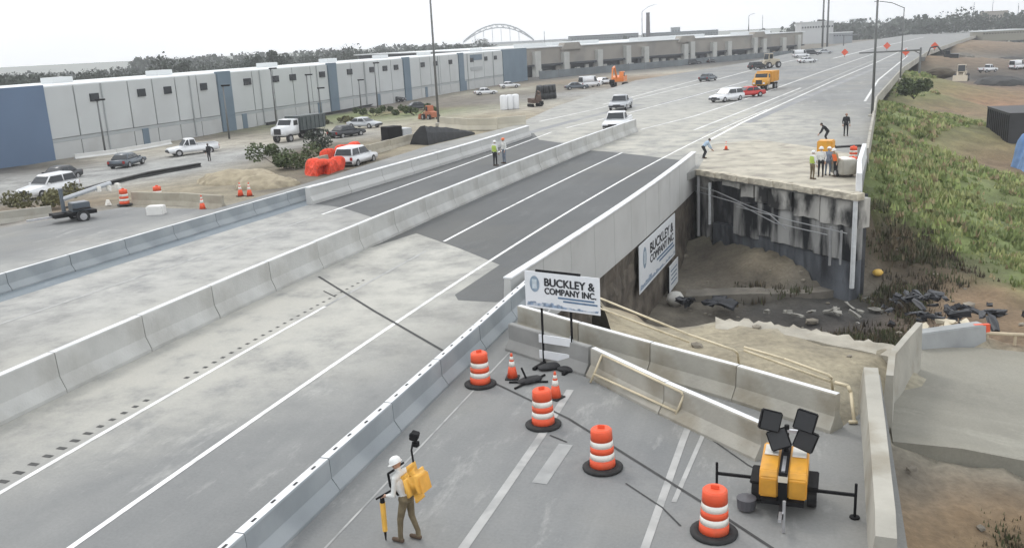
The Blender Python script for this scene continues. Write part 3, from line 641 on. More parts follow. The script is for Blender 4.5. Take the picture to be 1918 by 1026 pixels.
A_, B_ = P(1018, 682), P(1063, 696); fc = math.atan2(B_.y - A_.y, B_.x - A_.x) * .7
kk = (A_ - Vector((0, 0, H))).length / F
t = thing('company_sign', 'white company sign board with black lettering on two thin posts behind the drums', 'sign', A_, fc)
ub = B_ - A_; Lp = ub.length
def at_dist(px, py, base):      # point on the pixel ray at the same horizontal distance as base
    d = _f * F + CR * (px - 959) + CU * (513 - py); k = math.hypot(base.x, base.y) / math.hypot(d.x, d.y)
    return Vector((d.x * k, d.y * k, H + d.z * k))
tl, tr_, bl = at_dist(976, 510, A_), at_dist(1116, 531, B_), at_dist(977, 577, A_)
SW = 2.4; SH = tl.z - bl.z
company_board(t, SW, SH)
off = (Matrix.Rotation(-fc, 3, 'Z') @ (bl - A_))
for o in list(t.children): o.location = Vector(o.location) + Vector((off.x, -.06, bl.z)); 
for x in (0, Lp):
    MB().box((x, .03, (bl.z + .5) / 2), (.05, .05, bl.z + .5)).build('post', m_black, t)
    MB().box((x, 0, .04), (.09, 1.1, .08)).build('skid_foot', m_black, t)
o = MB().box((SW * .45 + off.x, -.03, bl.z + SH + .03), (SW * .6, .05, .06)).build('top_rail', m_black, t)
bd = thing('barricade', 'two white barricade boards standing behind the legs of the company sign', 'barricade', P(1003, 683), fc)
for z in (.30, .78): MB().box((.62, .16, z), (1.12, .03, .24)).build('board', m_board, bd)
for x in (.15, 1.1): MB().box((x, .2, .48), (.05, .05, .96)).build('upright', m_steel, bd)
def sandbag(px, py, label, k=1.0, rz=0):
    mb = MB().sphere((0, 0, .07), .3, 3, (1.25, .75, .3), .03)
    o = mb.build('sandbag', M('black_bag', (.02, .02, .022), .75, .3, 6, .3), smooth=True); o.location = P(px, py); o.scale = (k,) * 3; o.rotation_euler = (0, 0, rz); tag(o, label, 'sandbag')
sandbag(1030, 690, 'black sandbag on the left foot of the company sign', 1, .4); sandbag(1062, 694, 'black sandbag on the right foot of the company sign', .8, -.3)
t = thing('folded_stand', 'black folded sign stand lying on the pavement right of the first cone', 'sign stand', P(993, 716), .5)
MB().sphere((0, 0, .08), .32, 2, (1.2, .6, .3), .08).build('weight_bag', M('black_bag', (0, 0, 0)), t)
MB().cyl((-.1, 0, .1), (-.2, .1, .45), .03).build('mast_stub', m_black, t); MB().cyl((-.6, -.2, .03), (.6, .2, .03), .03).build('leg', m_black, t); MB().cyl((-.5, .3, .03), (.4, -.3, .03), .03).build('leg', m_black, t)
# banner on the fill wall
def solve_par(px):
    best = min(np.linspace(33, 62, 600), key=lambda y: abs(959 + F * ((Vector((Fpar(y) + .3, y, -3.5 - H))).dot(CR)) / (Vector((Fpar(y) + .3, y, -3.5 - H))).dot(_f) - px)); return float(best)
ya, yb = solve_par(1197), solve_par(1264)
pa, pb = Vector((Fpar(ya) + .32, ya, 0)), Vector((Fpar(yb) + .32, yb, 0))
def ztop(px, py, p): return at_dist(px, py, p).z
z0, z1 = ztop(1199, 552, pa), ztop(1197, 462, pa)
t = thing('hanging_banner', 'large white company banner hung on the dark retaining wall below the bridge parapet', 'banner', (pa.x, pa.y, z0), math.atan2(pb.y - pa.y, pb.x - pa.x))
company_board(t, (pb - pa).length, z1 - z0)
pc = Vector((Fpar(solve_par(1250)) + .36, solve_par(1250), 0)); pd = Vector((Fpar(solve_par(1266)) + .36, solve_par(1266), 0))
t = thing('notice_board', 'small white notice board on a thin post under the hanging banner', 'sign', (pc.x, pc.y, 0), math.atan2(pd.y - pc.y, pd.x - pc.x))
zt, zb = ztop(1250, 500, pc), ztop(1250, 548, pc); L_ = (pd - pc).length
MB().box((L_ / 2, -.05, (zt + zb) / 2), (L_, .04, zt - zb)).build('board', m_board, t)
for k in range(4): MB().box((L_ * .5, -.075, zb + (zt - zb) * (.25 + .17 * k)), (L_ * random.uniform(.5, .8), .012, .07)).build('print_line', m_inkb, t)
MB().cyl((0, 0, zb - 1.3), (0, 0, zt), .05).build('post', m_black, t)

# ------------------------------------------------------------------ cream pipe rails
def piperail(name, paths, r, label):
    t = thing(name, label, 'pipe rail')
    for nm, pts in paths: MB().tube(pts, r, 7).build(nm, m_cream, t, True)
    return t
def pz(l): return [P(*q) for q in l]
piperail('pipe_rail', [('top_pipe', pz([(1118, 556, .75), (1290, 626, .75), (1374, 655, .75), (1382, 662, .6), (1384, 684, .0)])), ('lower_pipe', pz([(1118, 575, .4), (1290, 640, .4)]))], .035, 'cream steel pipe rail bent down at its end along the back of the rear barriers')
piperail('pipe_rail', [('top_pipe', pz([(1394, 650, .7), (1470, 672, .7), (1552, 702, .7), (1558, 708, .6), (1560, 738, 0)])), ('lower_pipe', pz([(1394, 656, .5), (1555, 714, .5)]))], .035, 'double cream pipe rail over the tan fill behind the rear barriers')
piperail('pipe_rail', [('hoop', pz([(1564, 716, .6), (1588, 722, .6), (1594, 735, .45), (1600, 790, 0)])), ('foot', pz([(1590, 790, .05), (1606, 790, .05)]))], .045, 'short cream pipe hoop against the edge wall')
piperail('leaning_pipe_rail', [('top_pipe', pz([(1128, 664, .78), (1276, 734, .78), (1281, 740, .7), (1262, 786, .02)])), ('side_pipe', pz([(1128, 664, .78), (1106, 716, .02)])), ('lower_pipe', pz([(1112, 700, .25), (1266, 770, .25)]))], .032, 'cream steel pipe frame leaning against the front closure barrier')

# ------------------------------------------------------------------ light tower (near)
def wheel(t, x, y, r, wd, name='wheel'):
    w_ = MB().cyl((x - wd / 2, y, r), (x + wd / 2, y, r), r, r, 18).bevel(.015, 1).build(name, m_tyre, t)
    MB().cyl((x - wd / 2 - .006, y, r), (x + wd / 2 + .006, y, r), r * .55, r * .55, 14).build('rim', m_rim, w_); return w_
LT = P(1466, 958); LTf = P(1459, 1010)
t = thing('light_tower', 'yellow towable light tower with four black floodlights and outriggers by the edge wall', 'light tower', LT, head(LTf, LT) + R(0))
# local +y points away from the tongue
t.scale = (.88,) * 3
MB().box((0, .45, .42), (.9, 1.7, .10)).build('chassis', m_black, t)
for s_, nm in ((-1, 'left'), (1, 'right')):
    c = MB().prism([(-.30, .48), (-.30, .95), (-.18, 1.08), (1.15, 1.12), (1.15, .48)], s_ * .10, s_ * .50, 'x').bevel(.03).build('cabinet', m_yellow, t)
    MB().box((s_ * .505, .45, .75), (.012, .6, .25)).build('louvre', M('louvre_dark', (.25, .13, .02), .6), c)
    MB().box((s_ * .30, .75, 1.125), (.3, .5, .02)).build('lid', M('pale_lid', (.62, .6, .55), .5), c)
    MB().box((s_ * .30, -.31, .72), (.34, .012, .36)).build('door', M('yellow_door', (.55, .27, .03), .5, .15, 3), c)
    f_ = MB().box((s_ * .60, .45, .62), (.26, .85, .06)).bevel(.02).build('fender', m_black, t)
    wheel(t, s_ * .60, .45, .32, .20)
MB().box((0, .42, .80), (.19, 1.6, .66)).build('mast_channel', m_black, t)
MB().box((0, .05, 1.14), (.075, .75, .04)).build('mast_plate', m_chrome, t)
MB().cyl((0, .75, 1.0), (0, .78, 1.75), .055).build('mast', m_black, t)
MB().box((0, .76, 1.62), (.95, .07, .07)).build('lamp_bar', m_chrome, t)
for x, z, ty, tz in ((-.36, 1.86, .25, .2), (.40, 1.92, .2, -.15), (-.16, 1.42, -.35, .15), (.42, 1.46, .3, -.2)):
    lb_ = MB().box((0, 0, 0), (.46, .2, .46)).bevel(.025).build('floodlight', m_black, t); lb_.location = (x, .70, z); lb_.rotation_euler = (-.35 + ty * .3, ty, tz)
    MB().box((0, -.105, 0), (.40, .012, .40)).build('lens', M('lamp_lens', (.015, .016, .018), .45), lb_)
MB().box((0, -.34, .98), (.2, .1, .14)).build('winch', M('winch_pale', (.6, .55, .45), .5), t)
MB().box((0, -.62, .40), (.10, .72, .10)).build('tongue', m_black, t)
MB().box((0, -1.0, .42), (.07, .34, .07)).build('coupler', m_chrome, t)
MB().cyl((.07, -.9, .02), (.07, -.9, .75), .035).build('tongue_jack', m_chrome, t)
for s_, dy in ((-1, .42), (1, .12)):
    a = MB().box((s_ * 1.0, dy, .55), (1.05, .06, .06)).build('outrigger', m_black, t)
    j = MB().cyl((s_ * 1.5, dy, .04), (s_ * 1.5, dy, .82), .03).build('jack', m_black, a); MB().cyl((s_ * 1.5, dy, .0), (s_ * 1.5, dy, .04), .11).build('jack_pad', m_black, a)
MB().lathe([(.0, 0), (.2, 0), (.22, .25), (.0, .3)], 12, (-.78, -.1, .05)).build('fuel_can', M('dull_grey', (.09, .09, .1), .6), t)

# ------------------------------------------------------------------ poles and signs over the road
def zat(p, px, py): return at_dist(px, py, p).z
def light_pole(base, h, r, label, arm=None, name='light_pole', group=None, mat=None):
    t = thing(name, label, 'light pole', base, 0, group)
    mat = mat or m_pole
    MB().lathe([(r * 2.6, -.3), (r * 2.6, .35), (r * 1.2, .45)], 8).build('base', m_conc2, t)
    MB().cyl((0, 0, .3), (0, 0, h), r, r * .6, 8).build('shaft', mat, t, True)
    if arm:
        v = Vector(arm)
        a = MB().tube([Vector((0, 0, h - .1)), Vector((v.x * .5, v.y * .5, h + v.z * .7)), Vector((v.x, v.y, h + v.z))], r * .5, 6).build('arm', mat, t, True)
        MB().box((v.x * 1.12, v.y * 1.12, h + v.z - .03), (.7, .4, .16), math.atan2(v.y, v.x)).bevel(.04).build('lamp_head', m_steel, a)
    return t
b_ = P(822, 236, -.6); light_pole(b_, 19.5, .16, 'tall dark street light pole rising above the white warehouse and out of view', (2.4, .6, .6))
b_ = P(1633, 222, -.2); light_pole(b_, zat(b_, 1637, -70), .15, 'tall grey light pole at the highway edge above the green slope', (-2.2, .5, .5))
b_ = P(1686, 152, -.2); hp = zat(b_, 1686, 12); light_pole(b_, hp, .13, 'thinner grey light pole farther along the right edge with arm bent left', (-3.6, .8, 1.1))
for px, px2, py, l in ((1540, 1542, 92, 'left one of two dark steel stacks standing together beyond the highway'), (1549, 1549, 92, 'right one of two dark steel stacks standing together beyond the highway')):
    b_ = P(px, py, -1); t = thing('steel_stack', l, 'stack', b_); z = zat(b_, px2, -55) - b_.z; MB().cyl((0, 0, 0), (0, 0, z), .42, .34, 10).build('shaft', m_pole, t, True); MB().cyl((0, 0, 0), (0, 0, .8), .7, .6, 10).build('footing', m_conc2, t)
for px, py, top, x2, y2_, l in ((1203, 76, 22, 1226, 9, 'far street lamp with arm rising beside the dark chimney'), (1402, 66, 30, 1412, 26, 'faint far street lamp above the long low warehouse roof')):
    b_ = PD(px, py, 420); h_ = PD(px, top, 420).z - b_.z; q = PD(x2, y2_, 420); light_pole(b_, h_, .30, l, (q.x - b_.x, q.y - b_.y, q.z - b_.z - h_), mat=m_steel)
lot = [(186, 290, 187, 'thin dark lamp pole in front of the first white warehouse bay'), (519, 240, 128, 'thin dark lamp pole in front of the second white warehouse bay'), (583, 232, 140, 'thin dark lamp pole just left of the dump truck bay edge'), (708, 205, 118, 'thin dark lamp pole in front of the third white warehouse bay'), (677, 208, 150, 'short thin dark pole between two lamp poles at the third bay'), (430, 262, 160, 'leaning dark pole at the first blue strip of the warehouse'), (603, 228, 165, 'thin dark pole behind the dump truck')]
for px, py, top, l in lot:
    b_ = P(px + 12 if px == 186 else px, py, -1.6); h_ = zat(b_, px, top) - b_.z
    t = thing('lot_pole', l, 'lamp pole', b_, 0, 'poles along the white warehouse'); MB().cyl((0, 0, 0), (0, 0, h_), .13, .09, 7).build('shaft', m_pole, t, True)
    MB().box((.35, 0, h_), (1.1, .35, .2)).build('lamp_head', m_black, t)
# overhead sign arm
b_ = P(1722, 137, -.2); h_ = zat(b_, 1722, 94) - b_.z; e = at_dist(1592, 97, b_)
t = thing('sign_gantry', 'dark cantilever gantry reaching left over the far lanes from the right edge', 'gantry', b_)
MB().cyl((0, 0, 0), (0, 0, h_ + .4), .22, .18, 8).build('post', m_pole, t)
v = e - b_; MB().cyl((0, 0, h_), (v.x, 0, h_), .17, .13, 8).build('arm', m_pole, t); MB().cyl((0, 0, h_ - .7), (v.x * .12, 0, h_), .08).build('brace', m_pole, t)
MB().box((.45, 0, h_ * .6), (.7, .5, .7)).bevel(.05).build('control_box', m_pole, t)
for px, py, l in ((1582, 108, 'orange roadwork sign under the left end of the gantry'), (1696, 108, 'orange roadwork sign under the right half of the gantry arm'), (1661, 96, 'small orange roadwork sign beyond the gantry arm'), (1750, 96, 'small orange roadwork sign right of the gantry post')):
    b_ = P(px, py, 0); k = (b_ - Vector((0, 0, H))).length * 12 / F
    t = thing('roadwork_sign', l, 'road sign', b_, head(Vector((0, 0, 0)), b_), 'orange roadwork signs far up the highway')
    MB().box((0, 0, k * .72), (k * .7, .04, k * .7), 0, 0, R(45)).build('panel', m_orange, t); MB().box((0, .06, k * .35), (.08, .08, k * .7)).build('stand', m_black, t)
b_ = P(1580, 86, 0); t = thing('distant_gantry', 'far dark sign frame across the left lanes beyond the cantilever gantry', 'gantry', b_); h_ = zat(b_, 1580, 67); e = at_dist(1612, 66, b_)
MB().cyl((0, 0, 0), (0, 0, h_), .25).build('post', m_pole, t); MB().cyl((0, 0, h_), (e.x - b_.x, 0, h_), .22).build('arm', m_pole, t)

# ------------------------------------------------------------------ white warehouse
m_panel = M('warehouse_panel', (.50, .52, .52), .8, .05, .15, .05, dirt=((.42, .43, .43), .12, .5)); m_panel2 = M('warehouse_plinth', (.47, .48, .475), .8, .06, .3, .05, dirt=((.36, .36, .35), .3, .5))
m_bluewall = M('warehouse_blue', (.115, .17, .26), .75, .06, .2, .05); m_slate = M('warehouse_slate', (.14, .19, .235), .75, .08, .3, .05)
m_band2 = M('warehouse_band', (.36, .38, .385), .8, .08, .4); m_roofw = M('white_roof', (.66, .68, .68), .6, .05, .05); m_win = M('dark_window', (.02, .024, .03), .2)
ZB = -1.75
wa, wb = P(108, 301, ZB), P(985, 151, ZB)
wu = (wb - wa); LW = wu.length; wth = math.atan2(wu.y, wu.x)
wh = thing('warehouse', 'long white panelled warehouse with slate blue strips and small square windows', 'warehouse', wa, wth)   # local x along the wall, -y to the road
def wx(px, py):        # along-wall coordinate of the pixel column at the wall foot
    best = None
    for i in range(2001):
        p = wa.lerp(wb, i / 2000 * 1.2 - .15); q = p - Vector((0, 0, H)); X = 959 + F * q.dot(CR) / q.dot(_f)
        if best is None or abs(X - px) < best[0]: best = (abs(X - px), (i / 2000 * 1.2 - .15) * LW)
    return best[1]
HWL = 8.4
MB().box((LW / 2 - 15, 9, HWL / 2), (LW + 28, 17.6, HWL - .2)).build('body', m_panel2, wh)
MB().box((LW / 2 - 15, 9, HWL - .05), (LW + 28, 17, .12)).build('roof', m_roofw, wh)
strips = [(-60, 100, 'b')] + [(x0, x1, 's') for x0, x1 in ((416, 440), (619, 634), (758, 769), (860, 869))] + [(942, 986, 'b')]
pos = []
for x0, x1, k in strips:
    xa, xb = (wx(x0, 0) if x0 > 0 else -28), wx(x1, 0)
    MB().box(((xa + xb) / 2, -.2 if k == 's' else -.15, HWL / 2 + .05), (xb - xa, .5, HWL + .25)).build('blue_strip', m_slate if (k == 's' or x0 > 900) else m_bluewall, wh); pos.append((xa, xb))
nwin = [4, 4, 3, 3, 3]; fr_win = [[.24, .5, .66, .90], [.15, .42, .6, .93], [.18, .5, .7, .88], [.25, .5, .82], [.2, .55, .8]]
for bi in range(5):
    xa, xb = pos[bi][1], pos[bi + 1][0]; npn = (7, 5, 5, 5, 4)[bi]
    for k in range(npn):
        x0 = xa + (xb - xa) * k / npn; x1 = xa + (xb - xa) * (k + 1) / npn
        MB().box(((x0 + x1) / 2, -.06, 2.5 + (HWL - 2.6) / 2), (x1 - x0 - .22, .34, HWL - 2.6)).build('wall_panel', m_panel, wh)
        MB().box(((x0 + x1) / 2, -.06, 1.0), (x1 - x0 - .14, .34, 2.0)).build('plinth_panel', m_panel2, wh)
    MB().box(((xa + xb) / 2, -.04, 2.22), (xb - xa, .34, .42)).build('wall_band', m_band2, wh)
    for f in fr_win[bi]:
        x = xa + (xb - xa) * f; z = 6.8 if bi else 6.7
        MB().box((x, -.30, z), (1.7 if bi else 1.35, .16, .95)).build('window', m_win, wh)
for k in range(9):
    x = LW * (.05 + .1 * k); MB().cyl((x, -.34, .2), (x, -.34, HWL - .1), .09, .09, 6).build('downpipe', m_band2, wh)
for k in range(6):
    x = LW * (.09 + .13 * k); MB().box((x, -.26, 1.1), (1.1, .1, 2.2)).build('door', m_slate, wh)
xs = wx(893, 0); MB().box((xs, -.28, 7.3), (7, .12, 1.3)).build('wall_sign', m_slate, wh); MB().box((xs, -.28, 4.7), (7, .12, .9)).build('wall_sign', m_band2, wh)
# roof kit on the warehouse
for i in range(7):
    x = LW * (.06 + .14 * i) + random.uniform(-3, 3)
    MB().box((x, 8 + random.uniform(0, 5), HWL + .35), (3.2, 2.2, .8)).bevel(.06).build('roof_unit', m_roofw, wh)

# ------------------------------------------------------------------ retail depot with dock openings
ra_, rb_ = P(987, 146, -1.8), P(1500, 98, -1.2)
ru = rb_ - ra_; LR = ru.length; rth = math.atan2(ru.y, ru.x)
dp = thing('retail_depot', 'long grey brown depot with pale columns, dark openings and a bright white roof', 'depot', ra_, rth)
m_dep = M('depot_wall', (.30, .275, .24), .85, .12, .12, .1, dirt=((.21, .205, .19), .15, .6)); m_depd = M('depot_dark', (.045, .052, .06), .7, .3, .3); m_depc = M('depot_column', (.47, .47, .44), .8, .1, .5)
HD = 8.3
MB().box((LR / 2, 45, HD / 2 - .1), (LR, 88, HD - .4)).build('body', m_depd, dp)
MB().box((LR / 2, -.1, HD * .68), (LR, 1.0, HD * .62)).build('front_wall', m_dep, dp)
MB().box((LR / 2, 45, HD + .05), (LR + 2, 92, .3)).build('roof', m_roofw, dp)
MB().box((LR / 2, -.7, HD * .40), (LR, 1.6, .5)).build('canopy', m_depd, dp)
for i, f in enumerate((.02, .10, .2, .29, .35, .49, .515, .60, .66, .77, .81, .9, .97)):
    MB().box((LR * f, -1.2, HD * (.40 if i % 3 else .44)), (2.2, 1.6, HD * (.8 if i % 3 else .88))).build('column', m_depc, dp)
for f, wd in ((.12, 9), (.5, 10), (.79, 9)):
    MB().prism([(-wd / 2 + LR * f, HD * .88), (wd / 2 + LR * f, HD * .88), (wd / 3 + LR * f, HD * 1.12), (-wd / 3 + LR * f, HD * 1.12)], -1.5, .9, 'y').build('gable', m_dep, dp)
for i in range(34):
    x = LR * (.03 + .95 * i / 34); hh = random.uniform(.14, .3) * HD
    MB().box((x, -.2, hh / 2 + .5), (random.uniform(1.4, 3), .5, hh)).build('dock_door', random.choice([m_depc, m_dep, m_depd, m_depc, M('dock_tan', (.42, .3, .18), .8)]), dp)
for i in range(8):
    MB().box((LR * (i + .5) / 8, 8 + 6 * (i % 3), HD + .7), (random.uniform(5, 16), 4, 1.1)).build('roof_unit', m_roofw, dp)
t = thing('low_fence', 'long dark grey screen fence below the depot openings', 'fence', ra_ + Vector((3, -16, 0)), rth)
for i in range(20): MB().box((LR * (i + .5) / 20, 0, 1.1), (LR / 20 - .15, .15, 2.2)).build('panel', M('fence_slate', (.16, .18, .19), .8, .2, .3), t)
for i in range(21): MB().box((LR * i / 20, 0, 1.2), (.14, .2, 2.5)).build('post', m_pole, t)
# pale block buildings and small far structures
def far_block(px0, px1, top, base, D, col, label, name='far_building', roof=None):
    a = PD(px0, base, D); b = PD(px1, base, D); z1 = PD((px0 + px1) / 2, top, D).z; zb_ = min(a.z, b.z, -1.5)
    t = thing(name, label, 'building', (a + b) / 2 * 1 + Vector((0, 0, zb_ - (a.z + b.z) / 2)))
    W_ = abs(b.x - a.x); hgt = z1 - zb_
    MB().box((0, W_ * .3, hgt / 2), (W_, W_ * .6, hgt)).build('wall', M('far_wall_%d' % (len(MATS)), col, .8, .1, .05), t)
    MB().box((0, W_ * .3, hgt + .2), (W_ + .6, W_ * .6 + .6, .5)).build('roof', roof or m_roofw, t)
    nw = max(3, int((px1 - px0) / 5))
    for k in range(nw): MB().box((-W_ / 2 + W_ * (k + .5) / nw, -.1, hgt * .78), (W_ / nw * .45, .25, hgt * .08)).build('window', m_win, t)
    return t
far_block(1500, 1560, 42, 80, 520, (.55, .56, .56), 'pale far building behind the two dark stacks')
far_block(1560, 1596, 62, 82, 480, (.30, .32, .34), 'small grey far building at the left end of the far highway')
far_block(1258, 1274, 52, 64, 900, (.25, .28, .30), 'small dark square far building on the skyline')
far_block(1596, 1622, 36, 60, 900, (.52, .55, .57), 'pale far block showing over the trees left of the tall light pole')
far_block(1846, 1886, 22, 44, 700, (.34, .30, .25), 'brown flat topped far building above the trees at right', roof=M('brown_roof', (.28, .23, .18), .8))
far_block(1070, 1196, 66, 76, 800, (.16, .18, .19), 'long low dark far building beyond the depot roof', roof=m_depd)
far_block(1215, 1345, 60, 70, 800, (.18, .2, .21), 'long low grey far shed right of the chimney', roof=m_slate)
far_block(1840, 1918, 58, 75, 430, (.27, .25, .2), 'low earth coloured far building at the right picture edge')
b_ = PD(1214, 70, 800); t = thing('chimney', 'dark brick chimney on the skyline beside a far street lamp', 'chimney', b_); h_ = PD(1213, 26, 800).z - b_.z
MB().cyl((0, 0, -8), (0, 0, h_), 2.0, 1.5, 12).build('shaft', M('chimney_brick', (.06, .05, .05), .9), t); MB().cyl((0, 0, h_), (0, 0, h_ + .8), 1.9, 1.9, 12).build('cap', m_depd, t)
for px, base, top, D, l in ((1020, 78, 58, 900, 'short dark mast above the depot left end'), (1428, 60, 28, 900, 'thin far mast left of the two stacks'), (1822, 45, 5, 800, 'thin far mast over the right tree line'), (1905, 45, 6, 700, 'far mast at the right picture edge'), (1790, 45, 14, 900, 'faint thin mast over the dark trees'), (1858, 30, 0, 900, 'thin aerial on the brown far building')):
    b_ = PD(px, base, D); t = thing('mast', l, 'mast', b_); h_ = PD(px, top, D).z - b_.z; MB().cyl((0, 0, -6), (0, 0, h_), .45, .2, 6).build('shaft', m_pole, t); MB().box((0, 0, h_ * .8), (1.6, .2, .3)).build('crossarm', m_pole, t)
# arch bridge far behind
D = 1500; mb = MB(); a0, a1 = PD(868, 80, D), PD(1000, 76, D); top = PD(934, 46, D).z
t = thing('arch_bridge', 'distant grey steel arch bridge rising over the warehouse roof', 'bridge', (0, 0, 0)); m_arch = M('arch_steel', (.30, .32, .33), .7)
for dy, kz in ((0, 1), (14, 1)):
    up, lo = [], []
    for i in range(25):
        f = i / 24; x = a0.x + (a1.x - a0.x) * f; zz = a0.z + (a1.z - a0.z) * f; s_ = 4 * f * (1 - f)
        up.append(Vector((x, D + dy, zz + (top - zz) * s_ + 3 * (1 - s_) * .3))); lo.append(Vector((x, D + dy, zz + (top - zz - 5) * s_)))
    MB().tube(up, 1.1, 6).build('arch_rib', m_arch, t); MB().tube(lo, .9, 6).build('arch_rib', m_arch, t)
    mb = MB()
    for i in range(24): mb.cyl(up[i], lo[i + 1] if i % 2 else lo[i], .5, .5, 4)
    mb.build('lattice', m_arch, t)
    for i in range(4, 22, 3): MB().cyl(lo[i], Vector((lo[i].x, D + dy, a0.z - 2)), .35, .35, 4).build('hanger', m_arch, t)
MB().box(((a0.x + a1.x) / 2, D + 7, a0.z - 4), ((a1.x - a0.x) * 2.6, 16, 3)).build('deck', m_arch, t)
for k in range(6): MB().box((a0.x + (a1.x - a0.x) * (-.7 + .48 * k), D + 7, (a0.z - 15) / 2 - 6), (5, 12, a0.z + 12)).build('pier', m_arch, t)

# ------------------------------------------------------------------ vehicles (front = +Y)
def paint(name, col): return M('paint_' + name, col, .28, .04, 1.5)
m_lampw = M('headlamp_clear', (.75, .76, .78), .2); m_lampr = M('tail_lamp_red', (.35, .02, .015), .3); m_trim = M('black_trim', (.025, .025, .028), .6)
def car(kind, label, p, hd, mat, group=None, name=None, L=4.6, W=1.85, cat=None):
    name = name or {'suv': 'parked_car', 'sedan': 'parked_car', 'pickup': 'pickup_truck', 'van': 'parked_van'}[kind]
    t = thing(name, label, cat or {'suv': 'car', 'sedan': 'car', 'pickup': 'pickup truck', 'van': 'van'}[kind], p, hd, group)
    hb = {'suv': .98, 'sedan': .88, 'pickup': 1.08, 'van': 1.05}[kind]; ht = {'suv': 1.68, 'sedan': 1.42, 'pickup': 1.86, 'van': 2.2}[kind]; g = .30 if kind != 'pickup' else .42
    h = L / 2
    prof = [(-h, g + .1), (-h, hb - .06), (-h + .08, hb), (h * .42, hb), (h * .93, hb - .16), (h, hb - .3), (h, g + .12), (h - .15, g), (-h + .15, g)]
    MB().prism(prof, -W / 2, W / 2, 'x').bevel(.06, 2).build('body', mat, t, True)
    if kind == 'suv': cb = (-h + .1, -h + .4, h * .10, h * .42)
    elif kind == 'sedan': cb = (-h * .72, -h * .42, h * .06, h * .42)
    elif kind == 'van': cb = (-h + .04, -h + .15, h * .4, h * .62)
    else: cb = (-h * .12, -h * .06, h * .25, h * .46)
    def frust(inx, z0, z1, e=0):
        mb = MB(); a = [(-W / 2 + .06 - e, cb[0] - e, z0), (W / 2 - .06 + e, cb[0] - e, z0), (W / 2 - .06 + e, cb[3] + e, z0), (-W / 2 + .06 - e, cb[3] + e, z0)]
        b2 = [(-W / 2 + .06 + inx - e, cb[1] - e, z1), (W / 2 - .06 - inx + e, cb[1] - e, z1), (W / 2 - .06 - inx + e, cb[2] + e, z1), (-W / 2 + .06 + inx - e, cb[2] + e, z1)]
        A = [mb.bm.verts.new(v) for v in a]; B = [mb.bm.verts.new(v) for v in b2]
        for i in range(4): mb.face([A[i], A[(i + 1) % 4], B[(i + 1) % 4], B[i]])
        mb.face(A[::-1]); mb.face(B); return mb
    frust(.16, hb - .02, ht).bevel(.05).build('cabin', mat, t, True)
    # glass: quads just proud of the cabin faces
    def lerp3(a, b_, k): return tuple(a[i] + (b_[i] - a[i]) * k for i in range(3))
    x0, x1 = W / 2 - .06, W / 2 - .22
    zt = ht - .09; k0 = .12; k1 = 1 - .09 / (ht - hb) * 1.3
    def side(s_, ya0, ya1, yb0, yb1):
        def pt(k, y): return (s_ * (x0 + (x1 - x0) * k + .012), y, hb + (ht - hb) * k)
        return MB().quad(pt(k0, ya0), pt(k0, ya1), pt(k1, yb1), pt(k1, yb0))
    fy = lambda k, a, b_: a + (b_ - a) * k
    yr0, yr1 = fy(k0, cb[0], cb[1]) + .08, fy(k1, cb[0], cb[1]) + .08; yf0, yf1 = fy(k0, cb[3], cb[2]) - .08, fy(k1, cb[3], cb[2]) - .08
    mid = (cb[1] + cb[2]) / 2 if kind != 'pickup' else (cb[0] + cb[3]) / 2
    for s_ in (-1, 1):
        if kind != 'van': side(s_, yr0, mid - .05, yr1, mid - .05).build('side_window', m_glass, t)
        side(s_, (mid if kind != 'van' else h * .2) + .05, yf0, (mid if kind != 'van' else h * .2) + .05, yf1).build('side_window', m_glass, t)
    def endw(ya, yb, e): 
        def pt(k, s_): return (s_ * (x0 + (x1 - x0) * k - .08), ya + (yb - ya) * k + e, hb + (ht - hb) * k)
        return MB().quad(pt(k0, -1), pt(k0, 1), pt(k1, 1), pt(k1, -1))
    endw(cb[3], cb[2], .014).build('windscreen', m_glass, t); endw(cb[0], cb[1], -.014).build('rear_window', m_glass, t)
    r = .35 if kind != 'pickup' else .40
    for s_ in (-1, 1):
        for y in (-h * .62, h * .62):
            wheel(t, s_ * (W / 2 - .10), y, r, .23)
        MB().box((s_ * W * .36, h - .005, hb - .36), (.36, .06, .15)).build('headlight', m_lampw, t)
        MB().box((s_ * W * .42, -h + .005, hb - .2), (.2, .06, .26)).build('tail_light', m_lampr, t)
        MB().box((s_ * (W / 2 + .08), cb[3] - .25, hb + .08), (.18, .12, .13)).build('wing_mirror', mat, t)
    MB().box((0, h + .01, g + .18), (W * .9, .08, .2)).build('bumper', m_trim, t); MB().box((0, -h - .01, g + .18), (W * .9, .08, .2)).build('bumper', m_trim, t)
    MB().box((0, h - .0, hb - .38), (W * .42, .05, .2)).build('grille', m_trim, t)
    if kind == 'pickup':
        MB().box((0, -h * .56, hb + .005), (W - .34, h * .78, .03)).build('bed_floor', m_trim, t)
        for s_ in (-1, 1): MB().box((s_ * (W / 2 - .1), -h * .56, hb + .06), (.12, h * .82, .12)).build('bed_side', mat, t)
        MB().box((0, -h + .06, hb + .06), (W - .1, .1, .12)).build('tailgate', mat, t)
    return t
white = paint('white', (.75, .76, .77)); dark = paint('charcoal', (.03, .033, .038)); red = paint('red', (.5, .03, .025)); silver = paint('silver', (.45, .47, .49)); blk = paint('black', (.015, .016, .018)); slate = paint('slate', (.10, .12, .14))
def hd2(a, b_, z): return head(P(a[0], a[1], z), P(b_[0], b_[1], z))
rd = R(-19)
car('suv', 'white hatchback SUV on the grey street beside the brown shrub', P(93, 366, -1.0), hd2((124, 352), (56, 366), -1), white, L=4.7)
car('sedan', 'dark sedan parked behind the white SUV at the left street', P(112, 341, -1.3), hd2((130, 328), (80, 340), -1.3), dark)
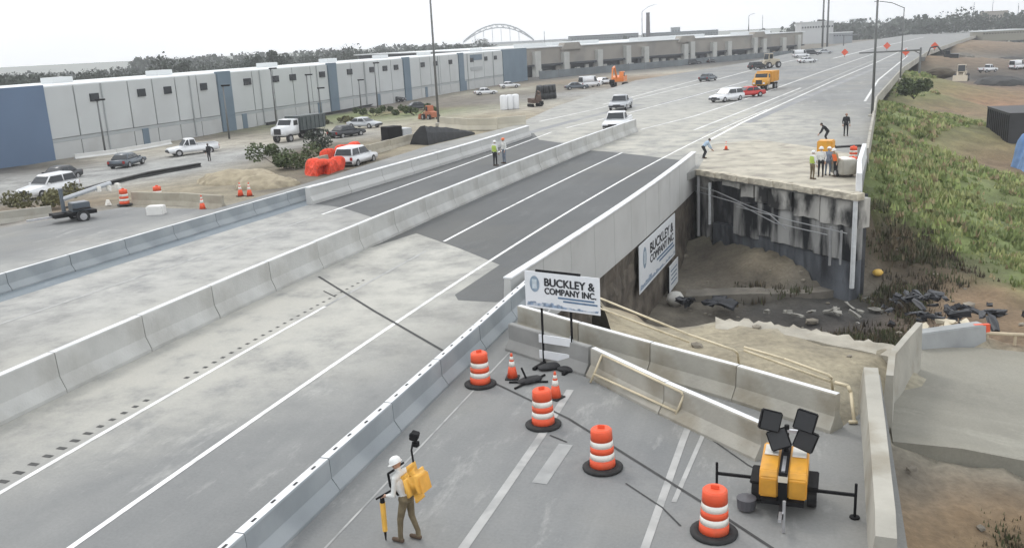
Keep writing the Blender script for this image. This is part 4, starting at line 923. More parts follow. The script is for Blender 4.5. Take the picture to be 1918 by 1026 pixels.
car('sedan', 'dark low car alone on the grey street in front of the first warehouse bay', P(240, 312, -1.3), hd2((215, 315), (266, 300), -1.3), slate, L=4.8)
car('pickup', 'white pickup truck parked beside the warehouse wall with a person standing at it', P(362, 290, -1.4), hd2((385, 285), (338, 290), -1.4), white, L=5.4)
car('sedan', 'silver car behind others on the verge right of the dump truck', P(683, 240, -1.1), hd2((660, 238), (705, 238), -1.1), silver)
car('sedan', 'dark car between the dump truck and the silver car', P(650, 257, -1.0), hd2((630, 258), (670, 252), -1), dark)
car('suv', 'white car close behind the left bridge parapet beside the orange mesh', P(668, 309, -.4), hd2((650, 312), (690, 300), -.4), white)
car('pickup', 'white pickup truck facing the camera, nearest on the far highway lanes', P(1157, 243, 0), head(P(1185, 225), P(1140, 250)), white, L=5.6, W=2.05)
car('pickup', 'silver pickup truck facing the camera just behind the white pickup on the highway', P(1163, 205, 0), head(P(1192, 190), P(1145, 212)), silver, L=5.8, W=2.1)
car('suv', 'white police style SUV with black doors parked across the far highway', P(1361, 190, 0), head(P(1395, 184), P(1330, 192)), white, L=5.0, W=2.0)
car('sedan', 'red car parked behind the white SUV on the far highway', P(1400, 182, 0), head(P(1412, 180), P(1385, 182)), red)
car('sedan', 'dark car alone in the middle of the far highway', P(1326, 152, 0), head(P(1310, 154), P(1345, 148)), slate, L=4.9)
for i, (px, py, z, mt, k, l) in enumerate([(1500, 108, 0, white, 'van', 'white van at the far left highway edge near the stacks'), (1522, 104, 0, dark, 'suv', 'dark SUV at the far left highway edge by the stacks'), (1545, 101, 0, silver, 'sedan', 'silver car at the foot of the two stacks'), (1512, 118, 0, white, 'sedan', 'small white car nearest the camera in the far cluster by the stacks'),
        (1420, 130, 0, blk, 'suv', 'black SUV left of the tan loader on the far highway'), (1300, 121, -1.4, dark, 'suv', 'dark SUV parked before the depot openings, right group'), (1330, 118, -1.4, blk, 'sedan', 'black car parked before the depot openings at far right of the group'), (1130, 158, -.7, white, 'sedan', 'white car parked at the verge left of the orange excavator'), (1105, 164, -.7, white, 'van', 'white van on the dirt verge left of the orange excavator'),
        (1080, 168, -.8, slate, 'sedan', 'slate car beside the white van on the dirt verge'), (785, 207, -1.3, dark, 'sedan', 'dark car on the verge near the tall light pole'), (738, 192, -1.7, blk, 'suv', 'black SUV close to the third warehouse bay'), (910, 178, -1.3, white, 'sedan', 'white car far along the warehouse verge'), (955, 165, -1.3, white, 'sedan', 'white car parked near the warehouse corner'),
        (1850, 136, -5.2, white, 'pickup', 'white pickup truck parked in the equipment yard at upper right'), (1905, 130, -5.3, white, 'van', 'white van at the right edge of the equipment yard')]):
    z = z if px < 1700 else z + 1.4
    car(k, l, P(px, py, z), random.uniform(-1.9, -.6), mt)

def heavy(kind, label, p, hd, mat, name, cat, k=1.0, mat2=None):
    t = thing(name, label, cat, p, hd); t.scale = (k,) * 3; mat2 = mat2 or mat
    if kind == 'dump':
        MB().box((0, -.3, .85), (1.0, 7.4, .3)).build('chassis', m_black, t)
        MB().prism([(-4.2, 1.2), (-4.4, 2.9), (.9, 3.0), (.9, 1.2)], -1.2, 1.2, 'x').bevel(.05).build('dump_bed', mat2, t)
        for y in np.linspace(-3.8, .5, 6): MB().box((1.24, y, 2.05), (.08, .14, 1.6)).build('bed_rib', mat2, t); MB().box((-1.24, y, 2.05), (.08, .14, 1.6)).build('bed_rib', mat2, t)
        c = MB().prism([(1.1, .9), (1.1, 2.75), (2.3, 2.75), (2.65, 2.0), (3.9, 1.85), (4.0, .9)], -1.1, 1.1, 'x').bevel(.08).build('cab', mat, t, True)
        MB().quad((-.95, 2.36, 2.68), (.95, 2.36, 2.68), (.95, 2.66, 2.06), (-.95, 2.66, 2.06)).build('windscreen', m_glass, c)
        for s_ in (-1, 1): MB().box((s_ * 1.11, 1.75, 2.3), (.02, .8, .6)).build('side_window', m_glass, c); MB().box((s_ * .8, 4.02, 1.25), (.3, .06, .22)).build('headlight', m_lampw, c)
        MB().box((0, 4.02, 1.4), (1.0, .06, .7)).build('grille', m_trim, c)
        for y in (-3.2, -1.9, 3.0):
            for s_ in (-1, 1): wheel(t, s_ * 1.0, y, .52, .35)
    elif kind == 'loader':
        MB().prism([(-2.6, .7), (-2.6, 1.9), (-.4, 2.1), (.6, 1.6), (1.0, .7)], -.9, .9, 'x').bevel(.08).build('body', mat, t)
        c = MB().prism([(-.6, 1.9), (-.5, 3.3), (.7, 3.3), (.9, 1.8)], -.75, .75, 'x').build('cab', mat, t)
        MB().quad((-.65, .72, 3.2), (.65, .72, 3.2), (.65, .92, 2.0), (-.65, .92, 2.0)).build('windscreen', m_glass, c)
        for s_ in (-1, 1):
            MB().box((s_ * .76, .1, 2.6), (.03, 1.0, 1.0)).build('side_window', m_glass, c)
            MB().tube([Vector((s_ * .55, .5, 1.6)), Vector((s_ * .55, 2.0, 1.7)), Vector((s_ * .55, 3.1, .8))], .14, 6).build('lift_arm', mat, t)
            for y in (-1.8, 1.2): wheel(t, s_ * 1.15, y, .72, .5)
        MB().prism([(3.0, .2), (3.0, 1.3), (3.3, 1.3), (3.9, .2)], -1.35, 1.35, 'x').build('bucket', mat2, t)
    elif kind == 'excavator':
        for s_ in (-1, 1): MB().prism([(-1.9, .25), (-1.6, .8), (1.6, .8), (1.9, .25), (1.5, 0), (-1.5, 0)], s_ * 1.2 - .28, s_ * 1.2 + .28, 'x').build('track', m_black, t)
        MB().prism([(-2.1, 1.0), (-2.1, 2.2), (-.2, 2.3), (1.3, 1.9), (1.3, 1.0)], -1.25, 1.25, 'x').bevel(.08).build('body', mat, t)
        c = MB().prism([(-.2, 1.9), (-.1, 3.1), (.9, 3.1), (1.3, 1.9)], -1.2, -.3, 'x').build('cab', mat, t); MB().box((-1.21, .45, 2.5), (.03, .9, .8)).build('side_window', m_glass, c)
        MB().tube([Vector((.3, 1.0, 1.7)), Vector((.3, 3.0, 4.2)), Vector((.3, 4.6, 3.9))], .22, 6).build('boom', mat2, t)
        MB().tube([Vector((.3, 4.6, 3.9)), Vector((.3, 5.3, 1.6))], .17, 6).build('stick', mat2, t)
        MB().prism([(5.0, 1.6), (5.6, 1.7), (5.8, .9), (5.2, .6)], -.2, .8, 'x').build('bucket', m_black, t)
    return t
orange = paint('machine_orange', (.75, .22, .04)); tan = paint('machine_tan', (.48, .42, .32)); grn = M('dump_bed_green_grey', (.07, .085, .085), .6, .2, 1)
heavy('dump', 'dark dump truck with white cab parked before the second warehouse bay', P(560, 262, -1.1), hd2((590, 250), (525, 262), -1.1), white, 'dump_truck', 'dump truck', .95, grn)
heavy('dump', 'orange yellow dump truck on the far highway beyond the red car', P(1433, 168, 0), head(P(1452, 160), P(1415, 170)), m_yellow, 'dump_truck', 'dump truck', .92, m_yellow)
heavy('excavator', 'orange excavator working on the brown verge left of the far highway', P(1160, 162, -.5), R(160), orange, 'excavator', 'excavator', .9, orange)
heavy('loader', 'tan wheel loader behind the orange yellow dump truck', P(1440, 128, 0), R(120), tan, 'wheel_loader', 'loader', 1.0)
heavy('loader', 'pale wheel loader parked in the equipment yard below the highway end', P(1800, 152, -3.6), R(150), tan, 'wheel_loader', 'loader', 1.0)
heavy('excavator', 'black excavator reaching up beside the far highway right edge', P(1778, 118, -2.5), R(60), blk, 'excavator', 'excavator', 1.05, blk)
heavy('loader', 'orange brown loader on the dirt left verge beyond the black tarp', P(806, 225, -1.0), R(30), M('rust_orange', (.40, .14, .07), .7), 'wheel_loader', 'loader', .6)
heavy('excavator', 'small brown excavator next to the black upright drums on the verge', P(1002, 200, -.5), R(200), M('rust_brown', (.09, .055, .04), .7), 'excavator', 'excavator', .55)
t = thing('generator_skid', 'dark boxy generator skid with pale side on the left verge', 'generator', P(742, 262, -.6), hd2((728, 260), (760, 256), -.6))
MB().box((0, -.5, .75), (1.5, 1.8, 1.5)).bevel(.06).build('enclosure', m_black, t); MB().box((0, 1.1, .6), (1.3, 1.2, 1.1)).bevel(.05).build('tank', silver, t); MB().box((0, .2, .06), (1.4, 3.4, .12)).build('skid', m_trim, t)
# trailer light tower on the left
t = thing('trailer_mast', 'dark trailer with folded blue grey mast and white lamps on the left pavement', 'trailer', P(140, 416, -.1), hd2((170, 410), (95, 422), -.1))
MB().box((0, 0, .55), (1.1, 2.4, .22)).build('chassis', m_black, t); MB().box((0, -.4, .9), (.9, 1.0, .55)).bevel(.04).build('engine_box', slate, t)
MB().box((0, 1.8, .5), (.12, 1.6, .12)).build('drawbar', m_chrome, t); MB().tube([Vector((0, .5, .7)), Vector((0, .5, 2.1))], .12).build('mast_support', slate, t)
MB().tube([Vector((0, .45, 1.45)), Vector((.2, -2.5, 2.0))], .14).build('folded_mast', silver, t)
for y, z in ((-2.3, 1.7), (-2.9, 1.75), (-1.7, 1.75)): MB().box((.2, y, z), (.5, .25, .35)).bevel(.03).build('lamp', m_white, t)
for s_ in (-1, 1): wheel(t, s_ * .75, -.3, .38, .22); MB().box((s_ * .75, -.3, .85), (.3, .95, .06)).build('fender', m_black, t)

# ------------------------------------------------------------------ verge objects on the left
o = MB().box((0, 0, .32), (1.0, .7, .62)).bevel(.05).build('white_box', M('box_white', (.72, .71, .68), .6, .06, 2)); o.location = P(294, 404, -.1); tag(o, 'white plastic box on the left pavement in front of a traffic drum', 'box')
o = MB().cyl((0, 0, .0), (0, 0, .35), .22, .1, 10).build('white_marker', m_white); o.location = P(203, 384, -.2); tag(o, 'small white bucket shaped marker left of the striped drum', 'marker')
m_tanb = M('tan_barrier', (.40, .37, .30), .9, .12, .8, .3, dirt=((.27, .24, .19), .8, .6))
path_barrier([P(250, 384, -.25), P(345, 387, -.25), P(420, 392, -.2)], 3.6, .9, m_tanb, ['tan concrete barrier section behind the orange topped drum', 'tan concrete barrier section between the two left drums and the lone cone', 'tan concrete barrier section behind the lone cone'], 'tan verge barriers')
path_barrier([P(100, 408, -.5), P(-40, 425, -.5)], 3.6, .8, m_conc2, ['worn grey barrier section below the brown shrub at the left picture edge'], 'left edge old barriers')
path_barrier([P(590, 318, -.3), P(700, 290, -.4), P(800, 262, -.5)], 4.2, 1.0, m_tanb, ['tan barrier section beyond the left bridge parapet, left of the black tarp'], 'tan barriers beyond the bridge')
path_barrier([P(825, 240, -.5), P(900, 246, -.35), P(985, 238, -.3)], 4.2, 1.3, M('cream_block', (.47, .44, .36), .9, .12, .5), ['cream concrete block section right behind the black tarp pile'], 'cream blocks behind the tarp')
path_barrier([P(140, 298, -1.6), P(230, 287, -1.6), P(320, 270, -1.6)], 5, .55, M('white_kerb', (.6, .6, .58), .85, .08, .6), ['long white barrier section along the foot of the first warehouse bay'], 'white barriers at the warehouse foot')
path_barrier([P(130, 368, -1.0), P(260, 332, -1.0), P(375, 312, -1.0)], 6, .35, M('dark_timber', (.045, .045, .045), .9, .2, 1), ['dark timber baulk along the near side of the grey street'], 'dark timber edge of the street', base=.5, top=.4)
path_barrier([P(500, 236, -1.7), P(640, 212, -1.7), P(770, 184, -1.7), P(900, 164, -1.7)], 9, .5, M('dark_timber', (0, 0, 0)), ['dark low kerb beam along the warehouse verge'], 'dark kerb beams along the warehouse', base=.6, top=.5)
# orange mesh
m_mesh = M('orange_mesh', (.80, .075, .03), .7, .25, 6, .5, bscale=20)
def drape(name, pts, hgt, label, cat, mat, lean=.3, z0=0):
    mb = MB(); rows = []
    n_ = 26; cum = [0]
    for a, b_ in zip(pts, pts[1:]): cum.append(cum[-1] + (b_ - a).length)
    for i in range(n_):
        s_ = cum[-1] * i / (n_ - 1); j = max(k for k in range(len(pts) - 1) if cum[k] <= s_ + 1e-6); q = pts[j].lerp(pts[j + 1], (s_ - cum[j]) / (cum[j + 1] - cum[j]))
        hh = hgt * (.8 + .25 * math.sin(i * .9) + random.uniform(-.1, .1)); col_ = []
        for k in range(6): col_.append(mb.bm.verts.new(q + Vector((lean * k / 5 * .6 + random.uniform(-.12, .12), random.uniform(-.12, .12), hh * k / 5))))
        for k in range(6): col_.append(mb.bm.verts.new(q + Vector((lean * (1 - k / 5) * .6 + .9 + random.uniform(-.1, .1), .5 + random.uniform(-.1, .1), hh * (1 - k / 5)))))
        rows.append(col_)
    for A, B in zip(rows, rows[1:]):
        for k in range(11): mb.face([A[k], A[k + 1], B[k + 1], B[k]])
    mb.face(rows[0]); mb.face(rows[-1][::-1])
    o = mb.build(name, mat, None, True); sm_ = o.modifiers.new('soft', 'SUBSURF'); sm_.levels = sm_.render_levels = 1; tag(o, label, cat); return o
drape('orange_mesh', [P(570, 328, -.4), P(592, 332, -.4), P(624, 322, -.4)], 1.3, 'bright orange safety mesh heap at the lower left, next to the parapet end', 'safety mesh', m_mesh)
drape('orange_mesh', [P(596, 318, -.5), P(626, 312, -.5), P(655, 300, -.5)], 1.7, 'bright orange safety mesh heap at the upper right, in front of the white car', 'safety mesh', m_mesh)
# black tarp pile
mb = MB(); a, b_ = P(803, 272, -.35), P(890, 250, -.25); v = b_ - a; Lq = v.length; nrm = Vector((-v.y, v.x, 0)).normalized()
rows = []
for i in range(18):
    f = i / 17; hh = 1.75 * (1 - f) ** .8 + .1
    rows.append([mb.bm.verts.new(a + v * f + nrm * (w_ * 2.4 * (1 - .6 * f)) + Vector((0, 0, hh * min(1, q * 1.25) * (1 if w_ < .6 else .55) + random.uniform(-.06, .06) - (.0 if q else .3)))) for w_, q in ((0, 0), (.05, .5), (.12, .85), (.35, .9), (.7, .8), (1, 0))])
for A, B in zip(rows, rows[1:]):
    for k in range(5): mb.face([A[k], A[k + 1], B[k + 1], B[k]])
mb.face(rows[0][::-1])
tag(mb.build('tarp_pile', M('black_tarp', (.022, .024, .028), .5, .3, 1.5, .8, bscale=2)), 'black tarpaulin covered wedge shaped pile behind the left bridge parapet', 'covered pile')
for i, px in enumerate((944, 955, 966)):
    o = MB().lathe([(.62, 0), (.65, .1), (.65, 1.9), (.5, 2.05), (.2, 2.1)], 14).build('white_tank', white, None, True); o.location = P(px, 206 - i, -.5); tag(o, ['white upright tank, left of three on the verge', 'white upright tank, middle of three on the verge', 'white upright tank, right of three on the verge'][i], 'tank', 'white tanks on the verge'); o.scale = (.8, .8, 1)
for i in range(6):
    o = MB().lathe([(.55, 0), (.55, .9), (.5, .92), (.5, 1.0), (.55, 1.02), (.55, 2.0), (.4, 2.05)], 12).build('dark_pipe', M('dark_pipe', (.03, .032, .035), .6), None, True); o.location = P(1006 + i * 6.4, 186 - i * .5, -.5); o.rotation_euler = (.25, random.uniform(-.2, .2), 0); tag(o, 'black leaning concrete pipe in the row beside the white tanks', 'pipe', 'row of black pipes on the verge'); o.scale = (.8, .8, 1.1)
# yard at the right
t = thing('site_container', 'dark site container at the right edge above the brown slope', 'container', P(1925, 290, -5.4), R(-14))
MB().box((0, 4, 2.2), (4.4, 9, 4.4)).build('shell', M('container_dark', (.035, .036, .04), .7, .2, .6), t)
for k in range(12): MB().box((-2.23, -.3 + k * .75, 2.2), (.06, .3, 4.1)).build('rib', m_black, t)
MB().box((0, 4, 4.45), (4.5, 9.1, .1)).build('roof', m_trim, t)
drape('blue_tarp', [P(1890, 316, -5.5), P(1904, 318, -5.5), P(1925, 330, -5.5)], 3.4, 'blue tarpaulin hanging against the dark container at the right edge', 'tarpaulin', M('blue_tarp', (.16, .28, .50), .6, .2, 1.5, .5), 1.0)
for i, (px, py, z, l, mt, sz) in enumerate([(1760, 138, -2.6, 'dark brush pile left of the pale loader', dk, 2.2), (1830, 120, -3.6, 'brown spoil heap behind the white pickup', br, 3), (1890, 118, -4.5, 'dark spoil heap at the back of the yard', dg, 3.2), (1870, 160, -5.2, 'dark grey gravel heap in front of the white pickup', dg, 3.6), (1800, 108, -3, 'tan spoil heap near the far highway end', gy, 2.6)]):
    mb = MB().sphere((0, 0, 0), sz, 3, (1.5, 1.1, .55), .07); o = mb.build('spoil_heap', M('heap_%d' % i, mt, .95, .3, .6, .6)); o.location = P(px, py, z); tag(o, l, 'heap')
for px, py, z, k, l in ((445, 350, -1.0, 1.0, 'pale dirt heap on the left verge beyond the cone pair'), (500, 352, -.5, .7, 'small dirt heap at the left parapet start')):
    mb = MB().sphere((0, 0, 0), 2.2 * k, 4, (1.5, 1.2, .62), .03)
    from mathutils import noise as nn
    for v_ in mb.bm.verts: v_.co += v_.co.normalized() * .45 * k * nn.noise(v_.co * .9) + v_.co.normalized() * .2 * nn.noise(v_.co * 2.6)
    o = mb.build('dirt_heap', M('tan_dirt', (.36, .31, .22), .95, .22, .9, .7, bscale=4, dirt=((.2, .17, .12), 1, .7)), None, True); o.location = P(px, py, z); tag(o, l, 'dirt heap')
# debris
def debris(name, px, py, z, n_, sz, mat, label, cat='debris', spread=1.5):
    t = thing(name, label, cat, P(px, py, z))
    for i in range(n_):
        o = rough(MB().box((0, 0, 0), (sz * random.uniform(.4, 1.8), sz * random.uniform(.2, .7), sz * random.uniform(.1, .4))), sz * .09, 1).build('piece', mat, t)
        o.location = (random.gauss(0, spread * .6), random.gauss(0, spread * .35), sz * random.uniform(.1, .5)); o.rotation_euler = (random.uniform(-.5, .5), random.uniform(-.5, .5), random.uniform(0, 3))
debris('debris_pile', 1765, 592, -2.2, 34, .5, M('black_debris', (.02, .022, .027), .5, .4, 3), 'heap of black torn debris lying behind the long grey block', spread=2.2)
debris('debris_pile', 1720, 560, -4.2, 18, .55, M('black_debris', (0, 0, 0)), 'line of black debris running up the dirt from the heap', spread=1.2)
debris('debris_pile', 1335, 572, -6.3, 10, .8, M('black_debris', (0, 0, 0)), 'black broken strips on the pit floor beside the retaining wall', spread=1.6)
debris('debris_pile', 1580, 585, -6.5, 16, .5, M('pale_debris', (.3, .29, .26), .9, .3, 2), 'scattered pale rubble in the middle of the dark pit floor', spread=2.5)
debris('rubble', 1770, 622, -1.0, 8, .45, M('cream_debris', (.6, .54, .42), .8, .2, 2), 'cream and white rubble on top of the long grey block end', spread=.8)
for px, py, z, r_, l in ((1265, 560, -6.2, .5, 'white rounded boulder at the corner of the retaining wall'), ):
    mb = MB().sphere((0, 0, 0), r_, 2, (1.1, .9, 1.0), .12); o = mb.build('boulder', M('white_stone', (.55, .54, .5), .9, .1, 2, .3), None, True); o.location = P(px, py, z); tag(o, l, 'boulder')
o = MB().sphere((0, 0, .12), .27, 3, (1.2, .9, .8)).build('yellow_bucket', M('yellow_plastic', (.75, .48, .1), .5), None, True); o.location = P(1644, 514, -5.5); tag(o, 'round yellow plastic tub in the dirt right of the broken abutment', 'tub')

# ------------------------------------------------------------------ people
def capsule_field(bm, a, b, r0, r1, n=10):
    a, b = Vector(a), Vector(b)
    for c, r in ((a, r0), (b, r1)):
        res = bmesh.ops.create_icosphere(bm, subdivisions=2, radius=r)
        for v in res['verts']: v.co += c
    d = b - a
    if d.length > 1e-5:
        q = d.to_track_quat('Z', 'Y'); A, B = [], []
        for i in range(n):
            t_ = 2 * math.pi * i / n; o_ = Vector((math.cos(t_), math.sin(t_), 0)); A.append(bm.verts.new(a + q @ (o_ * r0))); B.append(bm.verts.new(b + q @ (o_ * r1)))
        for i in range(n): bm.faces.new([A[i], A[(i + 1) % n], B[(i + 1) % n], B[i]])
        bm.faces.new(A[::-1]); bm.faces.new(B)
def person(label, p, hd, cols, height=1.8, lean=0., armL=None, armR=None, stride=.0, crouch=0., vox=.014, hat=None, vest=None, head_dn=0., group=None):
    """cols: shirt, trousers, boots. Local: +y is where the figure faces."""
    t = thing('person', label, 'person', p, hd, group); k = height / 1.78
    J = dict(pel=(0, 0, .95), wai=(0, 0, 1.08), che=(0, .0, 1.30), nec=(0, .01, 1.48), hea=(0, .03, 1.63), shL=(-.19, 0, 1.42), shR=(.19, 0, 1.42),
             elL=(-.26, -.02, 1.14), elR=(.26, -.02, 1.14), wrL=(-.25, .10, .90), wrR=(.25, .10, .90),
             hiL=(-.095, 0, .92), hiR=(.095, 0, .92), knL=(-.115, .02 + stride * .3, .50), knR=(.115, .02 - stride * .1, .50), anL=(-.12, stride * .45, .09), anR=(.12, -stride * .45, .09))
    if armL: J['elL'], J['wrL'] = armL
    if armR: J['elR'], J['wrR'] = armR
    J = {a_: Vector(v) for a_, v in J.items()}
    if crouch:
        for s_ in 'LR': J['kn' + s_] += Vector((0, .22 * crouch, -.03 * crouch))
        for a_ in J:
            if a_[:2] not in ('kn', 'an'): J[a_] += Vector((0, -.06 * crouch, -.16 * crouch))
    if lean:
        piv = J['pel'].copy(); rot = Matrix.Rotation(-lean, 3, 'X')
        for a_ in ('wai', 'che', 'nec', 'hea', 'shL', 'shR', 'elL', 'elR', 'wrL', 'wrR'):
            if (a_ == 'elL' or a_ == 'wrL') and armL: continue
            if (a_ == 'elR' or a_ == 'wrR') and armR: continue
            J[a_] = piv + rot @ (J[a_] - piv)
    bm = bmesh.new(); segs = []
    def cap(a_, b_, r0, r1, reg): capsule_field(bm, a_, b_, r0, r1); segs.append((Vector(a_), Vector(b_), reg))
    up = (J['nec'] - J['pel']).normalized()
    cap(J['hiL'] + Vector((.01, 0, .03)), J['hiR'] + Vector((-.01, 0, .03)), .115, .115, 1); cap(J['pel'], J['wai'], .125, .13, 0)
    for s_ in (-1, 1):
        x = Vector((s_ * .075, 0, 0)); cap(J['wai'] + x * .8, J['che'] + x * 1.2, .105, .125, 0)
    cap(J['shL'] + Vector((.05, 0, -.01)), J['shR'] + Vector((-.05, 0, -.01)), .085, .085, 0); cap(J['che'], J['nec'] - up * .04, .12, .075, 0)
    cap(J['nec'] - up * .03, J['hea'] - up * .07, .055, .055, 2)
    fwd = (Matrix.Rotation(-lean - head_dn, 3, 'X') @ Vector((0, 1, 0)))
    cap(J['hea'] - up * .03 + fwd * .012, J['hea'] + up * .035, .078, .092, 2); cap(J['hea'] - up * .075 + fwd * .035, J['hea'] - up * .06 + fwd * .03, .045, .05, 2)
    cap(J['hea'] + fwd * .09 - up * .0, J['hea'] + fwd * .105 - up * .028, .013, .019, 2)
    for s_ in (-1, 1): cap(J['hea'] + Vector((s_ * .085, 0, 0)), J['hea'] + Vector((s_ * .092, -.01, -.02)), .02, .018, 2)
    for s_, q in (('L', -1), ('R', 1)):
        cap(J['sh' + s_], J['el' + s_], .062, .048, 0); f_ = J['el' + s_].lerp(J['wr' + s_], .45); cap(J['el' + s_], f_, .046, .043, 0); cap(f_, J['wr' + s_], .040, .029, 2)
        d = (J['wr' + s_] - J['el' + s_]).normalized(); side = d.cross(Vector((0, 0, 1)));  side = side.normalized() if side.length > .1 else Vector((1, 0, 0)); nn_ = d.cross(side).normalized()
        palm = J['wr' + s_] + d * .075; cap(J['wr' + s_] + d * .02, palm, .034, .040, 2)
        for fi in range(4):
            b0 = palm + side * (-.036 + .024 * fi) + d * .012; L_ = (.072, .082, .078, .06)[fi]; b1 = b0 + d * L_ * .55 + nn_ * .012; b2 = b1 + d * L_ * .4 + nn_ * .03
            cap(b0, b1, .0115, .0105, 2); cap(b1, b2, .0105, .009, 2)
        b0 = J['wr' + s_] + d * .04 + side * .035 * q; b1 = b0 + side * .035 * q + d * .03 + nn_ * .012; cap(b0, b1, .014, .0115, 2); cap(b1, b1 + d * .03 + nn_ * .012, .0115, .010, 2)
        cap(J['hi' + s_], J['kn' + s_], .092, .066, 1); cap(J['kn' + s_], J['an' + s_] + Vector((0, 0, .1)), .064, .05, 1); cap(J['an' + s_] + Vector((0, 0, .1)), J['an' + s_], .052, .052, 3)
        cap(J['an' + s_] + Vector((0, -.03, -.04)), J['an' + s_] + Vector((0, .17, -.045)), .048, .042, 3)
    tmp = bpy.data.meshes.new('body'); bm.to_mesh(tmp); bm.free(); ob = bpy.data.objects.new('body', tmp); COL.objects.link(ob)
    md = ob.modifiers.new('r', 'REMESH'); md.mode = 'VOXEL'; md.voxel_size = vox
    ms = ob.modifiers.new('s', 'SMOOTH'); ms.factor = .4; ms.iterations = 2
    dg_ = bpy.context.evaluated_depsgraph_get(); me = bpy.data.meshes.new_from_object(ob.evaluated_get(dg_)); bpy.data.objects.remove(ob)
    co = np.empty(len(me.polygons) * 3); me.polygons.foreach_get('center', co); co = co.reshape(-1, 3)
    best = np.full(len(co), 9.); reg = np.zeros(len(co), int)
    for a_, b_, r_ in segs:
        a_, b_ = np.array(a_), np.array(b_); ab_ = b_ - a_; tt = np.clip(((co - a_) @ ab_) / max(1e-9, ab_ @ ab_), 0, 1); dd = np.linalg.norm(co - (a_ + tt[:, None] * ab_), axis=1) - (.02 if r_ == 2 else (.03 if r_ == 3 else .1))
        mk = dd < best; best[mk] = dd[mk]; reg[mk] = r_
    for mt in (cols[0], cols[1], M('skin', (.40, .24, .17), .6, .1, 8), cols[2]): me.materials.append(mt)
    me.polygons.foreach_set('material_index', reg.astype(np.int32)); me.polygons.foreach_set('use_smooth', np.ones(len(reg), bool))
    b_ = bpy.data.objects.new('body', me); COL.objects.link(b_); b_.parent = t; t.scale = (k,) * 3
    hq = fwd.to_track_quat('Y', 'Z'); hup = hq @ Vector((0, 0, 1))
    for s_ in (-1, 1): MB().sphere(J['hea'] + fwd * .092 + hq @ Vector((s_ * .034, 0, .012)), .011, 1).build('eye', m_black, t)
    if hat:
        mb = MB(); mb.lathe([(.125, .0), (.122, .03), (.112, .075), (.08, .115), (.03, .133)], 16); h_ = mb.build('hard_hat', hat, t, True); h_.location = J['hea'] + hup * .035; h_.rotation_mode = 'QUATERNION'; h_.rotation_quaternion = hq
        MB().lathe([(.10, -.005), (.15, -.008), (.15, .003), (.10, .012)], 16, (0, .02, 0)).build('brim', hat, h_, True)
    else:
        h_ = MB().sphere(J['hea'] + hup * .025 - fwd * .012, .104, 2, (.95, 1, .95)).build('hair', M('dark_hair', (.03, .025, .02), .8), t, True)
    if vest:
        mb = MB(); ring = []
        for f, rx, ry in ((.12, .215, .155), (.3, .205, .15), (.5, .225, .16), (.75, .235, .16), (.93, .2, .135)):
            c = J['pel'].lerp(J['nec'], f); ax = (J['nec'] - J['pel']).normalized(); q = ax.to_track_quat('Z', 'Y'); q = Matrix.Rotation(-math.atan2(ax.y, ax.z), 3, 'X')
            ring.append([mb.bm.verts.new(c + q @ Vector((rx * math.cos(a_), ry * math.sin(a_), 0))) for a_ in np.linspace(0, 2 * math.pi, 15)[:-1]])
        for A, B in zip(ring, ring[1:]):
            for i in range(14): mb.face([A[i], A[(i + 1) % 14], B[(i + 1) % 14], B[i]])
        v_ = mb.build('safety_vest', vest, t, True)
    return t, J, k
c_white = M('white_cloth', (.66, .66, .64), .9, .1, 6); c_black = M('black_cloth', (.02, .021, .024), .9, .2, 6); c_olive = M('olive_trousers', (.14, .11, .065), .9, .2, 6, dirt=((.22, .18, .11), 6, .5)); c_boot = M('work_boot', (.09, .06, .04), .85)
c_blue = M('pale_blue_shirt', (.35, .45, .56), .9, .1, 6); c_jean = M('blue_grey_jeans', (.17, .20, .25), .9, .15, 6); c_lime = M('lime_vest', (.40, .52, .10), .8, .1, 6); c_orv = M('orange_vest', (.80, .16, .04), .8, .1, 6); c_khaki = M('khaki', (.33, .27, .17), .9, .15, 6)
hat_w = M('white_hard_hat', (.75, .75, .73), .35); hat_o = M('orange_hard_hat', (.75, .16, .04), .4); hat_y = M('yellow_vest_orange', (.85, .42, .06), .75, .08, 5)
# surveyor in the foreground, back to the camera, turned to the left
W0 = P(768, 1012); hdg = R(62)
wk, J, k = person('worker in white shirt, olive trousers and white hard hat walking with a large yellow pack', W0, hdg, (c_white, c_olive, c_boot), 1.74, .20,
                  ((-.25, .12, 1.08), (-.16, .36, .98)), ((.28, .06, 1.12), (.22, .30, .98)), .28, .0, .011, hat_w, None, .25)
pk = thing('yellow_backpack', 'large rounded yellow backpack carried by the foreground worker', 'backpack', W0, hdg); pk.scale = (.95,) * 3
mb = MB().box((0, 0, 0), (.68, .44, .76)).bevel(.2, 5); o = mb.build('pack', M('pack_yellow', (.80, .43, .07), .6, .08, 4, dirt=((.55, .28, .05), 5, .4)), pk, True); o.location = (.02, -.24, 1.34); o.rotation_euler = (-.22, 0, 0)
MB().box((0, -.225, -.02), (.34, .02, .34)).bevel(.008).build('pocket', M('pack_yellow2', (.72, .36, .06), .65), o)
for s_ in (-1, 1): MB().tube([Vector((s_ * .17, .12, 1.62)), Vector((s_ * .18, .26, 1.52)), Vector((s_ * .17, .24, 1.25)), Vector((s_ * .16, .06, 1.08))], .026, 6).build('strap', m_black, pk)
MB().tube([Vector((.12, -.16, 1.66)), Vector((.14, -.12, 1.95)), Vector((.22, -.12, 2.1))], .022, 6).build('antenna', m_black, pk)
hb_ = MB().box((.27, -.13, 2.2), (.20, .16, .15), .3, .3).bevel(.015).build('camera_box', m_black, pk); MB().cyl((.27, -.05, 2.2), (.27, -.03, 2.2), .05, .05, 10).build('lens', m_glass, hb_); MB().box((.27, -.15, 2.03), (.1, .1, .1)).build('bracket', m_black, pk)
